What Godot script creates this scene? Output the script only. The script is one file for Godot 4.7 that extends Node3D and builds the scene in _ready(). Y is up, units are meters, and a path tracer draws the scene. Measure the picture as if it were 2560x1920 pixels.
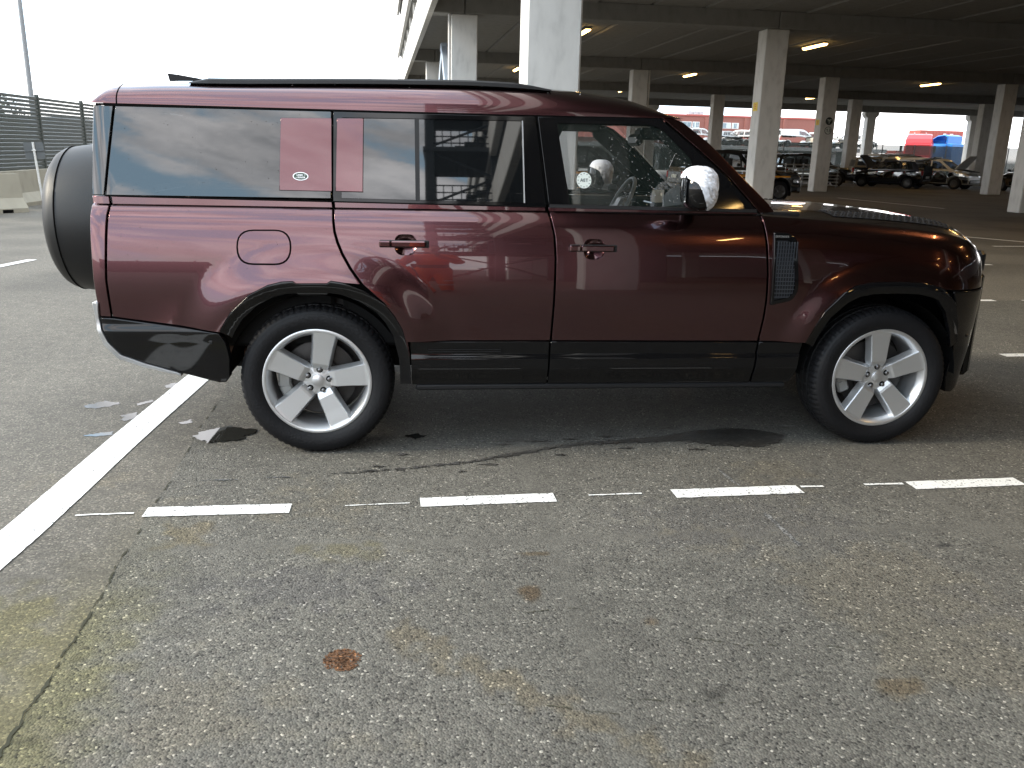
extends Node3D

const TURN := 0.037            # the car park grid is turned this much against the car
var M := {}
var used := {}
var rng := RandomNumberGenerator.new()


class MB:
	var v := PackedVector3Array()
	var n := PackedVector3Array()
	var uv := PackedVector2Array()

	func tri(a: Vector3, b: Vector3, c: Vector3, na: Vector3, nb: Vector3, nc: Vector3) -> void:
		if (b - a).cross(c - a).dot(na + nb + nc) > 0.0:
			v.append(a); v.append(c); v.append(b)
			n.append(na); n.append(nc); n.append(nb)
		else:
			v.append(a); v.append(b); v.append(c)
			n.append(na); n.append(nb); n.append(nc)

	func quad(a: Vector3, b: Vector3, c: Vector3, d: Vector3, na: Vector3, nb: Vector3, nc: Vector3, nd: Vector3) -> void:
		tri(a, b, c, na, nb, nc)
		tri(a, c, d, na, nc, nd)

	func fquad(a: Vector3, b: Vector3, c: Vector3, d: Vector3, out: Vector3) -> void:
		var k := (c - a).cross(d - b)
		if k.length() < 1e-12:
			return
		k = k.normalized()
		if k.dot(out) < 0.0:
			k = -k
		quad(a, b, c, d, k, k, k, k)

	func ftri(a: Vector3, b: Vector3, c: Vector3, out: Vector3) -> void:
		var k := (b - a).cross(c - a)
		if k.length() < 1e-12:
			return
		k = k.normalized()
		if k.dot(out) < 0.0:
			k = -k
		tri(a, b, c, k, k, k)

	func box(at: Vector3, size: Vector3, ch := 0.0, bas := Basis.IDENTITY) -> void:
		var h := size * 0.5
		var P := []
		for i in 8:
			var s := Vector3(1 if i & 1 else -1, 1 if i & 2 else -1, 1 if i & 4 else -1)
			P.append([
				at + bas * Vector3(s.x * h.x, s.y * (h.y - ch), s.z * (h.z - ch)),
				at + bas * Vector3(s.x * (h.x - ch), s.y * h.y, s.z * (h.z - ch)),
				at + bas * Vector3(s.x * (h.x - ch), s.y * (h.y - ch), s.z * h.z), s])
		for ax in 3:
			for sg in 2:
				var o: Array = []
				for i in 8:
					if ((i >> ax) & 1) == sg:
						o.append(i)
				var out := Vector3.ZERO
				out[ax] = 1.0 if sg else -1.0
				fquad(P[o[0]][ax], P[o[1]][ax], P[o[3]][ax], P[o[2]][ax], bas * out)
		if ch <= 0.0:
			return
		for ax in 3:
			var b1 := (ax + 1) % 3
			var b2 := (ax + 2) % 3
			for i in 8:
				if (i >> ax) & 1:
					continue
				var j := i | (1 << ax)
				var out: Vector3 = P[i][3]
				out[ax] = 0.0
				fquad(P[i][b1], P[j][b1], P[j][b2], P[i][b2], bas * out)
		for i in 8:
			ftri(P[i][0], P[i][1], P[i][2], bas * P[i][3])

	func lathe(prof: Array, segs: int, t := Transform3D.IDENTITY, a0 := 0.0, a1 := TAU) -> void:
		# prof: Vector2(radius, height along local z); the outside is left of the way the profile runs
		var sn := []
		for i in prof.size() - 1:
			var d: Vector2 = prof[i + 1] - prof[i]
			sn.append(Vector2(d.y, -d.x).normalized())
		for k in segs:
			var b0 := a0 + (a1 - a0) * k / segs
			var b1 := a0 + (a1 - a0) * (k + 1) / segs
			var c0 := Vector2(cos(b0), sin(b0))
			var c1 := Vector2(cos(b1), sin(b1))
			for i in prof.size() - 1:
				var n0: Vector2 = sn[i]
				var n1: Vector2 = sn[i]
				if i > 0 and sn[i - 1].dot(sn[i]) > 0.6:
					n0 = (sn[i - 1] + sn[i]).normalized()
				if i < sn.size() - 1 and sn[i + 1].dot(sn[i]) > 0.6:
					n1 = (sn[i + 1] + sn[i]).normalized()
				var p0: Vector2 = prof[i]
				var p1: Vector2 = prof[i + 1]
				quad(t * Vector3(c0.x * p0.x, c0.y * p0.x, p0.y), t * Vector3(c1.x * p0.x, c1.y * p0.x, p0.y),
					t * Vector3(c1.x * p1.x, c1.y * p1.x, p1.y), t * Vector3(c0.x * p1.x, c0.y * p1.x, p1.y),
					t.basis * Vector3(c0.x * n0.x, c0.y * n0.x, n0.y), t.basis * Vector3(c1.x * n0.x, c1.y * n0.x, n0.y),
					t.basis * Vector3(c1.x * n1.x, c1.y * n1.x, n1.y), t.basis * Vector3(c0.x * n1.x, c0.y * n1.x, n1.y))

	func tube(pts: Array, r: float, segs := 8, closed := false) -> void:
		var cnt := pts.size()
		var rings := []
		for i in cnt:
			var a: Vector3 = pts[(i - 1 + cnt) % cnt] if closed or i > 0 else pts[i]
			var b: Vector3 = pts[(i + 1) % cnt] if closed or i < cnt - 1 else pts[i]
			var d := (b - a).normalized()
			var up := Vector3.UP if absf(d.y) < 0.9 else Vector3.RIGHT
			var s := d.cross(up).normalized()
			var w := s.cross(d).normalized()
			var ring := []
			for k in segs:
				var o := s * cos(TAU * k / segs) + w * sin(TAU * k / segs)
				ring.append([pts[i] + o * r, o])
			rings.append(ring)
		for i in (cnt if closed else cnt - 1):
			var A: Array = rings[i]
			var B: Array = rings[(i + 1) % cnt]
			for k in segs:
				var l := (k + 1) % segs
				quad(A[k][0], A[l][0], B[l][0], B[k][0], A[k][1], A[l][1], B[l][1], B[k][1])
		if not closed:
			for e in [[0, 1], [cnt - 1, cnt - 2]]:
				var out: Vector3 = pts[e[0]] - pts[e[1]]
				for k in range(1, segs - 1):
					ftri(rings[e[0]][0][0], rings[e[0]][k][0], rings[e[0]][k + 1][0], out)

	func prism(poly: PackedVector2Array, t: Transform3D, z0: float, z1: float) -> void:
		# polygon in local xy, from z0 to z1 (z1 > z0), flat ends
		var idx := Geometry2D.triangulate_polygon(poly)
		for i in range(0, idx.size(), 3):
			for z in [z0, z1]:
				var p := [poly[idx[i]], poly[idx[i + 1]], poly[idx[i + 2]]]
				ftri(t * Vector3(p[0].x, p[0].y, z), t * Vector3(p[1].x, p[1].y, z), t * Vector3(p[2].x, p[2].y, z), t.basis * Vector3(0, 0, 1 if z == z1 else -1))
		var cw := Geometry2D.is_polygon_clockwise(poly)
		for i in poly.size():
			var a := poly[i]
			var b := poly[(i + 1) % poly.size()]
			var o := Vector2(b.y - a.y, a.x - b.x) * (-1.0 if cw else 1.0)
			fquad(t * Vector3(a.x, a.y, z0), t * Vector3(b.x, b.y, z0), t * Vector3(b.x, b.y, z1), t * Vector3(a.x, a.y, z1), t.basis * Vector3(o.x, o.y, 0))

	func mesh(with_uv = null) -> ArrayMesh:
		var a := []
		a.resize(Mesh.ARRAY_MAX)
		a[Mesh.ARRAY_VERTEX] = v
		a[Mesh.ARRAY_NORMAL] = n
		if with_uv != null:
			var q := PackedVector2Array()
			q.resize(v.size())
			for i in v.size():
				q[i] = with_uv.call(v[i])
			a[Mesh.ARRAY_TEX_UV] = q
			a[Mesh.ARRAY_TEX_UV2] = q
		var m := ArrayMesh.new()
		m.add_surface_from_arrays(Mesh.PRIMITIVE_TRIANGLES, a)
		return m


func lin(r: float, g: float, b: float, a := 1.0) -> Color:
	var c := Color(r, g, b).linear_to_srgb()
	c.a = a
	return c


func mat(called: String, col: Color, rough := 0.6, metal := 0.0, spec := 0.5) -> StandardMaterial3D:
	var m := StandardMaterial3D.new()
	m.resource_name = called
	m.albedo_color = col
	m.roughness = rough
	m.metallic = metal
	m.metallic_specular = spec
	M[called] = m
	return m


func noise_tex(kind: int, freq: float, size: int, ramp: Array, sd := 1, oct := 4, ret := -1) -> NoiseTexture2D:
	var f := FastNoiseLite.new()
	f.noise_type = kind
	f.frequency = freq
	f.seed = sd
	if kind == FastNoiseLite.TYPE_CELLULAR:
		f.fractal_type = FastNoiseLite.FRACTAL_NONE
		f.cellular_return_type = ret
		f.cellular_jitter = 1.0
	else:
		f.fractal_octaves = oct
	var t := NoiseTexture2D.new()
	t.width = size
	t.height = size
	t.seamless = true
	t.noise = f
	if ramp.size():
		var g := Gradient.new()
		g.offsets = PackedFloat32Array(ramp.map(func(e): return e[0]))
		g.colors = PackedColorArray(ramp.map(func(e): return e[1]))
		t.color_ramp = g
	return t


func grey(x: float) -> Color:
	return Color(x, x, x)


func G(u: float, y: float, w: float) -> Vector3:
	return Vector3(u * cos(TURN) + w * sin(TURN), y, -u * sin(TURN) + w * cos(TURN))


func numbered(called: String) -> String:
	var k: int = used.get(called, 0)
	used[called] = k + 1
	return called if k == 0 else "%s_%03d" % [called, k]


func thing(called: String, label: String, category: String, at := Vector3.ZERO, turn := 0.0, group := "") -> Node3D:
	var o := Node3D.new()
	o.name = numbered(called)
	add_child(o)
	o.position = at
	o.rotation.y = turn
	tag(o, label, category, group)
	return o


func tag(o: Node, label: String, category: String, group := "", kind := "") -> void:
	if label: o.set_meta("label", label)
	if category: o.set_meta("category", category)
	if group: o.set_meta("group", group)
	if kind: o.set_meta("kind", kind)


func part(parent: Node, called: String, m: Mesh, material: Material, at := Transform3D.IDENTITY) -> MeshInstance3D:
	var o := MeshInstance3D.new()
	o.name = called
	o.mesh = m
	o.material_override = material
	o.transform = at
	parent.add_child(o, true)
	return o


func top(called: String, m: Mesh, material: Material, at := Vector3.ZERO, turn := 0.0) -> MeshInstance3D:
	var o := MeshInstance3D.new()
	o.name = numbered(called)
	o.mesh = m
	o.material_override = material
	o.position = at
	o.rotation.y = turn
	add_child(o)
	return o


func structure(called: String, m: Mesh, material: Material, at := Vector3.ZERO, turn := 0.0) -> MeshInstance3D:
	var o := top(called, m, material, at, turn)
	o.set_meta("kind", "structure")
	return o


func bxm(size: Vector3, ch := 0.0, at := Vector3.ZERO, bas := Basis.IDENTITY) -> ArrayMesh:
	var b := MB.new()
	b.box(at, size, ch, bas)
	return b.mesh()


func hermite(tab: Array, x: float) -> float:
	var k := tab.size()
	if x <= tab[0].x:
		return tab[0].y
	if x >= tab[k - 1].x:
		return tab[k - 1].y
	var i := 0
	while x > tab[i + 1].x:
		i += 1
	var p: Vector2 = tab[i]
	var q: Vector2 = tab[i + 1]
	var h := q.x - p.x
	var d := (q.y - p.y) / h
	var m0 := d
	var m1 := d
	if i > 0:
		m0 = (d * (p.x - tab[i - 1].x) + (p.y - tab[i - 1].y) / (p.x - tab[i - 1].x) * h) / (q.x - tab[i - 1].x)
	if i < k - 2:
		m1 = (d * (tab[i + 2].x - q.x) + (tab[i + 2].y - q.y) / (tab[i + 2].x - q.x) * h) / (tab[i + 2].x - p.x)
	var t := (x - p.x) / h
	var t2 := t * t
	var t3 := t2 * t
	return p.y * (2 * t3 - 3 * t2 + 1) + m0 * h * (t3 - 2 * t2 + t) + q.y * (3 * t2 - 2 * t3) + m1 * h * (t3 - t2)


func pv(a: Array) -> PackedVector2Array:
	# [x, y] or [x, y, corner radius]
	var out := PackedVector2Array()
	var k := a.size()
	for i in k:
		var p := Vector2(a[i][0], a[i][1])
		var r: float = a[i][2] if a[i].size() > 2 else 0.0
		if r <= 0.0:
			out.append(p)
			continue
		var e0 := Vector2(a[(i + k - 1) % k][0], a[(i + k - 1) % k][1]) - p
		var e1 := Vector2(a[(i + 1) % k][0], a[(i + 1) % k][1]) - p
		var d: float = minf(r, minf(e0.length(), e1.length()) * 0.48)
		var p0 := p + e0.normalized() * d
		var p1 := p + e1.normalized() * d
		for j in 7:
			var t := j / 6.0
			out.append(p0 * (1 - t) * (1 - t) + p * 2 * t * (1 - t) + p1 * t * t)
	return out


func resample(poly: PackedVector2Array, step: float) -> PackedVector2Array:
	var out := PackedVector2Array()
	for i in poly.size():
		var a := poly[i]
		var b := poly[(i + 1) % poly.size()]
		var k := maxi(1, ceili(a.distance_to(b) / step))
		for j in k:
			var p := a.lerp(b, float(j) / k)
			if out.is_empty() or out[out.size() - 1].distance_to(p) > 1e-5:
				out.append(p)
	return out


func panel(poly_in: PackedVector2Array, zf: Callable, cell := 0.03, holes := [], bev := 0.003, skirt := 0.02) -> ArrayMesh:
	# a skin over a polygon in (x, y) whose third coordinate is zf(x, y); rounded edge and a returned flange
	var poly := resample(poly_in, 0.03)
	if Geometry2D.is_polygon_clockwise(poly):
		poly.reverse()
	var m := MB.new()
	var k := poly.size()
	var inner := PackedVector2Array()
	var outs := PackedVector2Array()
	for i in k:
		var e0 := (poly[i] - poly[(i + k - 1) % k]).normalized()
		var e1 := (poly[(i + 1) % k] - poly[i]).normalized()
		var n0 := Vector2(e0.y, -e0.x)
		var n1 := Vector2(e1.y, -e1.x)
		var nn := (n0 + n1)
		nn = n1 if nn.length() < 0.2 else nn.normalized()
		outs.append(nn)
		inner.append(poly[i] - nn * bev / maxf(0.5, nn.dot(n1)))
	var nrm := func(p: Vector2) -> Vector3:
		var e := 0.004
		var dx: float = (zf.call(p.x + e, p.y) - zf.call(p.x - e, p.y)) / (2 * e)
		var dy: float = (zf.call(p.x, p.y + e) - zf.call(p.x, p.y - e)) / (2 * e)
		return Vector3(-dx, -dy, 1).normalized()
	var lo := poly[0]
	var hi := poly[0]
	for p in poly:
		lo = lo.min(p)
		hi = hi.max(p)
	var nx := maxi(1, ceili((hi.x - lo.x) / cell))
	var ny := maxi(1, ceili((hi.y - lo.y) / cell))
	var cx := (hi.x - lo.x) / nx
	var cy := (hi.y - lo.y) / ny
	for ix in nx:
		var x0 := lo.x + ix * cx
		var x1 := x0 + cx
		var strip := PackedVector2Array([Vector2(x0, lo.y - 1), Vector2(x1, lo.y - 1), Vector2(x1, hi.y + 1), Vector2(x0, hi.y + 1)])
		for piece in Geometry2D.intersect_polygons(inner, strip):
			for iy in ny:
				var y0 := lo.y + iy * cy
				var y1 := y0 + cy
				var rect := PackedVector2Array([Vector2(x0 - 1, y0), Vector2(x1 + 1, y0), Vector2(x1 + 1, y1), Vector2(x0 - 1, y1)])
				var got := Geometry2D.intersect_polygons(piece, rect)
				for h in holes:
					var rest: Array[PackedVector2Array] = []
					for g in got:
						for c in Geometry2D.clip_polygons(g, h):
							rest.append(c)
					got = rest
				for g in got:
					var idx := Geometry2D.triangulate_polygon(g)
					for i in range(0, idx.size(), 3):
						var a: Vector2 = g[idx[i]]
						var b: Vector2 = g[idx[i + 1]]
						var c: Vector2 = g[idx[i + 2]]
						if absf((b - a).cross(c - a)) < 1e-9:
							continue
						m.tri(Vector3(a.x, a.y, zf.call(a.x, a.y)), Vector3(b.x, b.y, zf.call(b.x, b.y)), Vector3(c.x, c.y, zf.call(c.x, c.y)), nrm.call(a), nrm.call(b), nrm.call(c))
	for i in k:
		var j := (i + 1) % k
		var A := inner[i]
		var B := inner[j]
		var C := poly[j]
		var D := poly[i]
		var za: float = zf.call(A.x, A.y)
		var zb2: float = zf.call(B.x, B.y)
		var oa := Vector3(outs[i].x, outs[i].y, 0.25).normalized()
		var ob := Vector3(outs[j].x, outs[j].y, 0.25).normalized()
		var pa := Vector3(A.x, A.y, za)
		var pb := Vector3(B.x, B.y, zb2)
		var pc := Vector3(C.x, C.y, zb2 - bev)
		var pd := Vector3(D.x, D.y, za - bev)
		m.quad(pa, pb, pc, pd, nrm.call(A), nrm.call(B), ob, oa)
		m.quad(pd, pc, pc - Vector3(0, 0, skirt), pd - Vector3(0, 0, skirt), oa, ob, ob, oa)
	return m.mesh()


func _ready() -> void:
	rng.seed = 7
	# camera
	var cam := Camera3D.new()
	cam.name = "camera"
	cam.position = Vector3(0.494, 1.544, 4.205)
	cam.rotation = Vector3(-0.2693, -0.1176, 0.0242)
	cam.fov = 48.7
	cam.near = 0.05
	cam.far = 900.0
	cam.current = true
	add_child(cam)
	# sky, exposure
	var we := WorldEnvironment.new()
	we.name = "world_environment"
	var env := Environment.new()
	env.background_mode = Environment.BG_SKY
	env.tonemap_mode = Environment.TONE_MAPPER_LINEAR
	env.tonemap_exposure = 1.6
	env.sdfgi_enabled = true
	env.ssao_enabled = true
	env.ssil_enabled = true
	var sky := Sky.new()
	sky.sky_material = cloudy_sky()
	env.sky = sky
	env.background_energy_multiplier = 1.0
	we.environment = env
	add_child(we)
	# veiled sun, from the open side of the car park
	var sun := DirectionalLight3D.new()
	sun.name = "sun"
	sun.light_energy = 0.95
	sun.light_angular_distance = 14.0
	sun.light_color = Color(1.0, 0.95, 0.86)
	sun.shadow_enabled = true
	sun.look_at_from_position(Vector3(-0.90, 0.46, 0.03), Vector3.ZERO)
	add_child(sun)
	make_materials()
	make_ground()
	make_markings()
	make_garage()
	make_lamps()
	make_signs()
	make_left_side()
	make_beyond()
	make_suv()
	make_garage_cars()
	make_behind()


func cloudy_sky() -> PanoramaSkyMaterial:
	# broken cloud all round, 2048 pixels to the full turn
	var w := 2048
	var h := 1024
	var up := h / 2
	var layers := []
	for e in [[21, 0.0085, 6], [5, 0.022, 5], [77, 0.0048, 3]]:
		var f := FastNoiseLite.new()
		f.noise_type = FastNoiseLite.TYPE_SIMPLEX_SMOOTH
		f.seed = e[0]
		f.frequency = e[1]
		f.fractal_octaves = e[2]
		f.fractal_gain = 0.55
		f.domain_warp_enabled = true
		f.domain_warp_amplitude = 60.0
		f.domain_warp_frequency = 0.006
		layers.append(f.get_seamless_image(w, up).get_data())
	var A: PackedByteArray = layers[0]
	var B: PackedByteArray = layers[1]
	var C: PackedByteArray = layers[2]
	var out := PackedFloat32Array()
	out.resize(w * h * 3)
	out.fill(0.45)
	var k := 0
	for j in up:
		var el := (0.5 - (j + 0.5) / h) * PI
		var haze := exp(-sin(el) * 14.0) * 0.7
		var row := j * w
		var shift := j / 2
		for i in w:
			var x := (i + shift * 2) % w
			var n1 := A[row + x] / 255.0
			var n2 := B[row + (x + 311) % w] / 255.0
			var n3 := C[row + (x + 97) % w] / 255.0
			var cover := smoothstep(0.36, 0.54, 0.6 * n1 + 0.4 * n3)
			var lum := 2.08 + 1.7 * (n2 - 0.5) + 1.3 * (n1 - 0.5) - 0.5 * smoothstep(0.55, 0.8, n3)
			var warm := 0.05 * (n2 - 0.45)
			var r := lerpf(1.05, lum * (1.0 + warm), cover)
			var g := lerpf(1.55, lum * 1.0, cover)
			var b := lerpf(2.0, lum * (1.03 - warm), cover)
			out[k] = lerpf(r, 3.1, haze)
			out[k + 1] = lerpf(g, 3.0, haze)
			out[k + 2] = lerpf(b, 2.85, haze)
			k += 3
	var m := PanoramaSkyMaterial.new()
	m.panorama = ImageTexture.create_from_image(Image.create_from_data(w, h, false, Image.FORMAT_RGBF, out.to_byte_array()))
	return m


func make_materials() -> void:
	var m: StandardMaterial3D
	# the car
	m = mat("paint", lin(0.098, 0.040, 0.045), 0.2, 1.0)
	m.clearcoat_enabled = true
	m.clearcoat = 1.0
	m.clearcoat_roughness = 0.015
	m = mat("gloss_black", lin(0.004, 0.004, 0.0045), 0.05, 0.0, 0.44)
	m = mat("satin_black", lin(0.012, 0.012, 0.013), 0.38, 0.0, 0.4)
	m = mat("black_plastic", lin(0.015, 0.015, 0.016), 0.55, 0.0, 0.35)
	m = mat("liner", lin(0.007, 0.007, 0.007), 0.8, 0.0, 0.15)
	m = mat("vent_mesh", lin(0.05, 0.055, 0.065), 0.35, 0.3)
	m = mat("interior", lin(0.010, 0.010, 0.010), 0.8, 0.0, 0.25)
	m = mat("seat", lin(0.03, 0.028, 0.026), 0.7)
	m = mat("tinted_glass", lin(0.004, 0.005, 0.006, 0.985), 0.02, 0.0, 1.0)
	m.transparency = BaseMaterial3D.TRANSPARENCY_ALPHA
	m = mat("door_glass", lin(0.02, 0.03, 0.026, 0.30), 0.02, 0.0, 0.6)
	m.transparency = BaseMaterial3D.TRANSPARENCY_ALPHA
	m = mat("clear_glass", lin(0.02, 0.03, 0.026, 0.15), 0.02)
	m.transparency = BaseMaterial3D.TRANSPARENCY_ALPHA
	m = mat("gap", lin(0.005, 0.005, 0.005), 0.9, 0.0, 0.15)
	m = mat("rubber", lin(0.008, 0.008, 0.009), 0.55, 0.0, 0.33)
	m.heightmap_enabled = true
	m.heightmap_texture = noise_tex(FastNoiseLite.TYPE_SIMPLEX, 0.03, 256, [], 3, 3)
	m.heightmap_scale = 0.12
	m.uv1_triplanar = true
	m.uv1_scale = Vector3.ONE * 6
	m = mat("silver", lin(0.62, 0.625, 0.63), 0.34, 0.8)
	m = mat("bumper_silver", lin(0.40, 0.405, 0.41), 0.4, 0.8)
	m = mat("brake_disc", lin(0.045, 0.042, 0.040), 0.5, 0.6)
	m = mat("caliper", lin(0.30, 0.30, 0.29), 0.5, 0.5)
	m = mat("nut_metal", lin(0.22, 0.22, 0.22), 0.3, 0.9)
	m = mat("chrome", lin(0.7, 0.7, 0.7), 0.12, 1.0)
	m = mat("rust_metal", lin(0.16, 0.09, 0.06), 0.7, 0.3)
	m = mat("film_white", lin(0.75, 0.76, 0.80), 0.4)
	m = mat("mirror_glass", lin(0.55, 0.57, 0.6), 0.03, 1.0)
	m = mat("red_lens", lin(0.35, 0.01, 0.012), 0.1)
	m = mat("amber_lens", lin(0.5, 0.2, 0.02), 0.15)
	m = mat("white_print", lin(0.62, 0.66, 0.62), 0.55)
	m = mat("badge_silver", lin(0.55, 0.56, 0.56), 0.25, 0.9)
	m = mat("badge_green", lin(0.02, 0.05, 0.03), 0.3)
	m = mat("dark_print", lin(0.03, 0.04, 0.04), 0.6)
	m = mat("paper", lin(0.72, 0.71, 0.6), 0.7)
	m = mat("grey_film", lin(0.30, 0.32, 0.32), 0.5)
	m = mat("spare_cover", lin(0.007, 0.0073, 0.008), 0.45, 0.0, 0.45)
	m.heightmap_enabled = true
	m.heightmap_texture = M.rubber.heightmap_texture
	m.heightmap_scale = 0.03
	m.uv1_triplanar = true
	m.uv1_scale = Vector3.ONE * 14
	# the ground
	var stones := noise_tex(FastNoiseLite.TYPE_CELLULAR, 0.125, 2048, [[0.0, Color(0.20, 0.195, 0.185)], [0.08, Color(0.33, 0.322, 0.305)], [0.3, Color(0.37, 0.361, 0.34)], [0.62, Color(0.41, 0.40, 0.378)], [0.90, Color(0.455, 0.444, 0.418)], [0.975, Color(0.51, 0.497, 0.466)], [1.0, Color(0.74, 0.72, 0.68)]], 11, 1, FastNoiseLite.RETURN_CELL_VALUE)
	var relief := noise_tex(FastNoiseLite.TYPE_CELLULAR, 0.125, 2048, [], 11, 1, FastNoiseLite.RETURN_DISTANCE)
	m = mat("asphalt_coarse", Color(0.965, 0.965, 0.955), 0.82, 0.0, 0.4)
	m.albedo_texture = stones
	m.heightmap_enabled = true
	m.heightmap_texture = relief
	m.heightmap_scale = -0.24
	m.uv1_triplanar = true
	m.uv1_world_triplanar = true
	m.uv1_scale = Vector3.ONE / 1.9
	var fine := noise_tex(FastNoiseLite.TYPE_CELLULAR, 0.11, 1024, [[0.0, Color(0.33, 0.322, 0.305)], [0.5, Color(0.40, 0.39, 0.37)], [0.9, Color(0.46, 0.448, 0.425)], [1.0, Color(0.60, 0.585, 0.55)]], 4, 1, FastNoiseLite.RETURN_CELL_VALUE)
	var fine_relief := noise_tex(FastNoiseLite.TYPE_CELLULAR, 0.11, 1024, [], 4, 1, FastNoiseLite.RETURN_DISTANCE)
	m = mat("asphalt_fine", Color(0.97, 0.955, 0.925), 0.78, 0.0, 0.4)
	m.albedo_texture = fine
	m.heightmap_enabled = true
	m.heightmap_texture = fine_relief
	m.heightmap_scale = -0.12
	m.uv1_triplanar = true
	m.uv1_world_triplanar = true
	m.uv1_scale = Vector3.ONE / 0.8
	m.detail_enabled = true
	m.detail_blend_mode = BaseMaterial3D.BLEND_MODE_MUL
	m.detail_albedo = noise_tex(FastNoiseLite.TYPE_SIMPLEX_SMOOTH, 0.006, 512, [[0.0, grey(0.78)], [0.4, grey(0.93)], [0.6, grey(0.97)], [1.0, grey(1.0)]], 8, 5)
	m.detail_uv_layer = BaseMaterial3D.DETAIL_UV_2
	m.uv2_triplanar = true
	m.uv2_world_triplanar = true
	m.uv2_scale = Vector3.ONE / 9.0
	m = mat("road_paint", lin(0.80, 0.80, 0.78), 0.6)
	m.albedo_texture = noise_tex(FastNoiseLite.TYPE_CELLULAR, 0.09, 1024, [[0.0, grey(0.40)], [0.035, grey(0.55)], [0.06, grey(0.90)], [0.3, grey(0.96)], [1.0, grey(1.0)]], 17, 1, FastNoiseLite.RETURN_CELL_VALUE)
	m.uv1_triplanar = true
	m.uv1_world_triplanar = true
	m.uv1_scale = Vector3.ONE * 1.5
	m = mat("worn_paint", lin(0.36, 0.355, 0.34), 0.85)
	m.albedo_texture = noise_tex(FastNoiseLite.TYPE_CELLULAR, 0.125, 512, [[0.0, grey(0.36)], [0.5, grey(0.5)], [0.7, grey(0.7)], [1.0, grey(0.85)]], 12, 1, FastNoiseLite.RETURN_CELL_VALUE)
	m.uv1_triplanar = true
	m.uv1_world_triplanar = true
	m.uv1_scale = Vector3.ONE * 2.0
	m = mat("wet_asphalt", lin(0.028, 0.027, 0.025), 0.35, 0.0, 0.5)
	m.albedo_texture = fine
	m.albedo_color = lin(0.25, 0.25, 0.25)
	m.heightmap_enabled = true
	m.heightmap_texture = relief
	m.heightmap_scale = -0.2
	m.uv1_triplanar = true
	m.uv1_world_triplanar = true
	m.uv1_scale = Vector3.ONE / 1.9
	m = mat("puddle", lin(0.02, 0.02, 0.018), 0.02, 0.0, 0.5)
	m = mat("rust_stain", Color(1.0, 0.74, 0.55), 0.9)
	m.albedo_texture = stones
	m.uv1_triplanar = true
	m.uv1_world_triplanar = true
	m.uv1_scale = Vector3.ONE / 1.9
	m = mat("moss", lin(0.030, 0.030, 0.016), 0.95)
	# concrete and steel
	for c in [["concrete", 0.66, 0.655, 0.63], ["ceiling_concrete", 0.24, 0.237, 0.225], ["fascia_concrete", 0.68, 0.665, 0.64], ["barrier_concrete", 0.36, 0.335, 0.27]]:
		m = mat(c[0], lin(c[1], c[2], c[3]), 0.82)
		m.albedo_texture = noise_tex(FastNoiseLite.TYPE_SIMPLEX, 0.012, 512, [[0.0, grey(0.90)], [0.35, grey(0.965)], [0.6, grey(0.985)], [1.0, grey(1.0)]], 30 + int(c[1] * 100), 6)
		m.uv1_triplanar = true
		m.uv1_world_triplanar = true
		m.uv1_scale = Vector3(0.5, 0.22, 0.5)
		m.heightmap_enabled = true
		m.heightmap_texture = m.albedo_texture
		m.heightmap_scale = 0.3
	mat("blue_steel", lin(0.42, 0.50, 0.60), 0.45, 0.1)
	mat("grey_steel", lin(0.22, 0.22, 0.22), 0.5, 0.5)
	mat("dark_steel", lin(0.04, 0.043, 0.045), 0.55, 0.2)
	mat("galvanised", lin(0.45, 0.46, 0.47), 0.45, 0.6)
	mat("pole_grey", lin(0.22, 0.225, 0.23), 0.6)
	mat("fence_slat", lin(0.045, 0.055, 0.05), 0.5, 0.2)
	mat("sign_back", lin(0.12, 0.13, 0.135), 0.6, 0.2)
	mat("yellow_plate", lin(0.75, 0.55, 0.06), 0.6)
	mat("red_print", lin(0.6, 0.05, 0.04), 0.6)
	m = mat("lamp_glow", lin(0.9, 0.85, 0.7), 0.5)
	m.emission_enabled = true
	m.emission = Color(1.0, 0.80, 0.47)
	m.emission_energy_multiplier = 9.0
	m = mat("shade_cloth", lin(0.075, 0.088, 0.082, 0.60), 0.8)
	m.transparency = BaseMaterial3D.TRANSPARENCY_ALPHA
	m = mat("brick", lin(0.36, 0.14, 0.11), 0.85)
	m.albedo_texture = noise_tex(FastNoiseLite.TYPE_SIMPLEX, 0.05, 256, [[0.0, grey(0.75)], [1.0, grey(1.0)]], 71, 4)
	m.uv1_triplanar = true
	m.uv1_scale = Vector3.ONE * 0.6
	mat("window_blue", lin(0.10, 0.16, 0.20), 0.08, 0.0, 0.8)
	mat("curtain", lin(0.55, 0.60, 0.62), 0.7)
	mat("truck_red", lin(0.62, 0.035, 0.045), 0.3)
	mat("truck_blue", lin(0.03, 0.22, 0.62), 0.3)
	mat("container_red", lin(0.40, 0.09, 0.07), 0.6)
	mat("container_grey", lin(0.10, 0.11, 0.115), 0.6)
	mat("leaf", lin(0.045, 0.062, 0.022), 0.7)
	mat("bark", lin(0.06, 0.045, 0.03), 0.9)
	for c in [["car_white", 0.62, 0.62, 0.60], ["car_black", 0.012, 0.012, 0.013], ["car_navy", 0.012, 0.015, 0.028], ["car_silver", 0.35, 0.35, 0.34], ["car_bronze", 0.14, 0.11, 0.08], ["car_beige", 0.42, 0.38, 0.30]]:
		m = mat(c[0], lin(c[1], c[2], c[3]), 0.3)
		m.clearcoat_enabled = true
		m.clearcoat = 0.8
		m.clearcoat_roughness = 0.05
	mat("dirt", lin(0.03, 0.024, 0.018), 0.9)
	m = mat("water_drop", lin(0.9, 0.9, 0.9, 0.1), 0.0)
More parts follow.
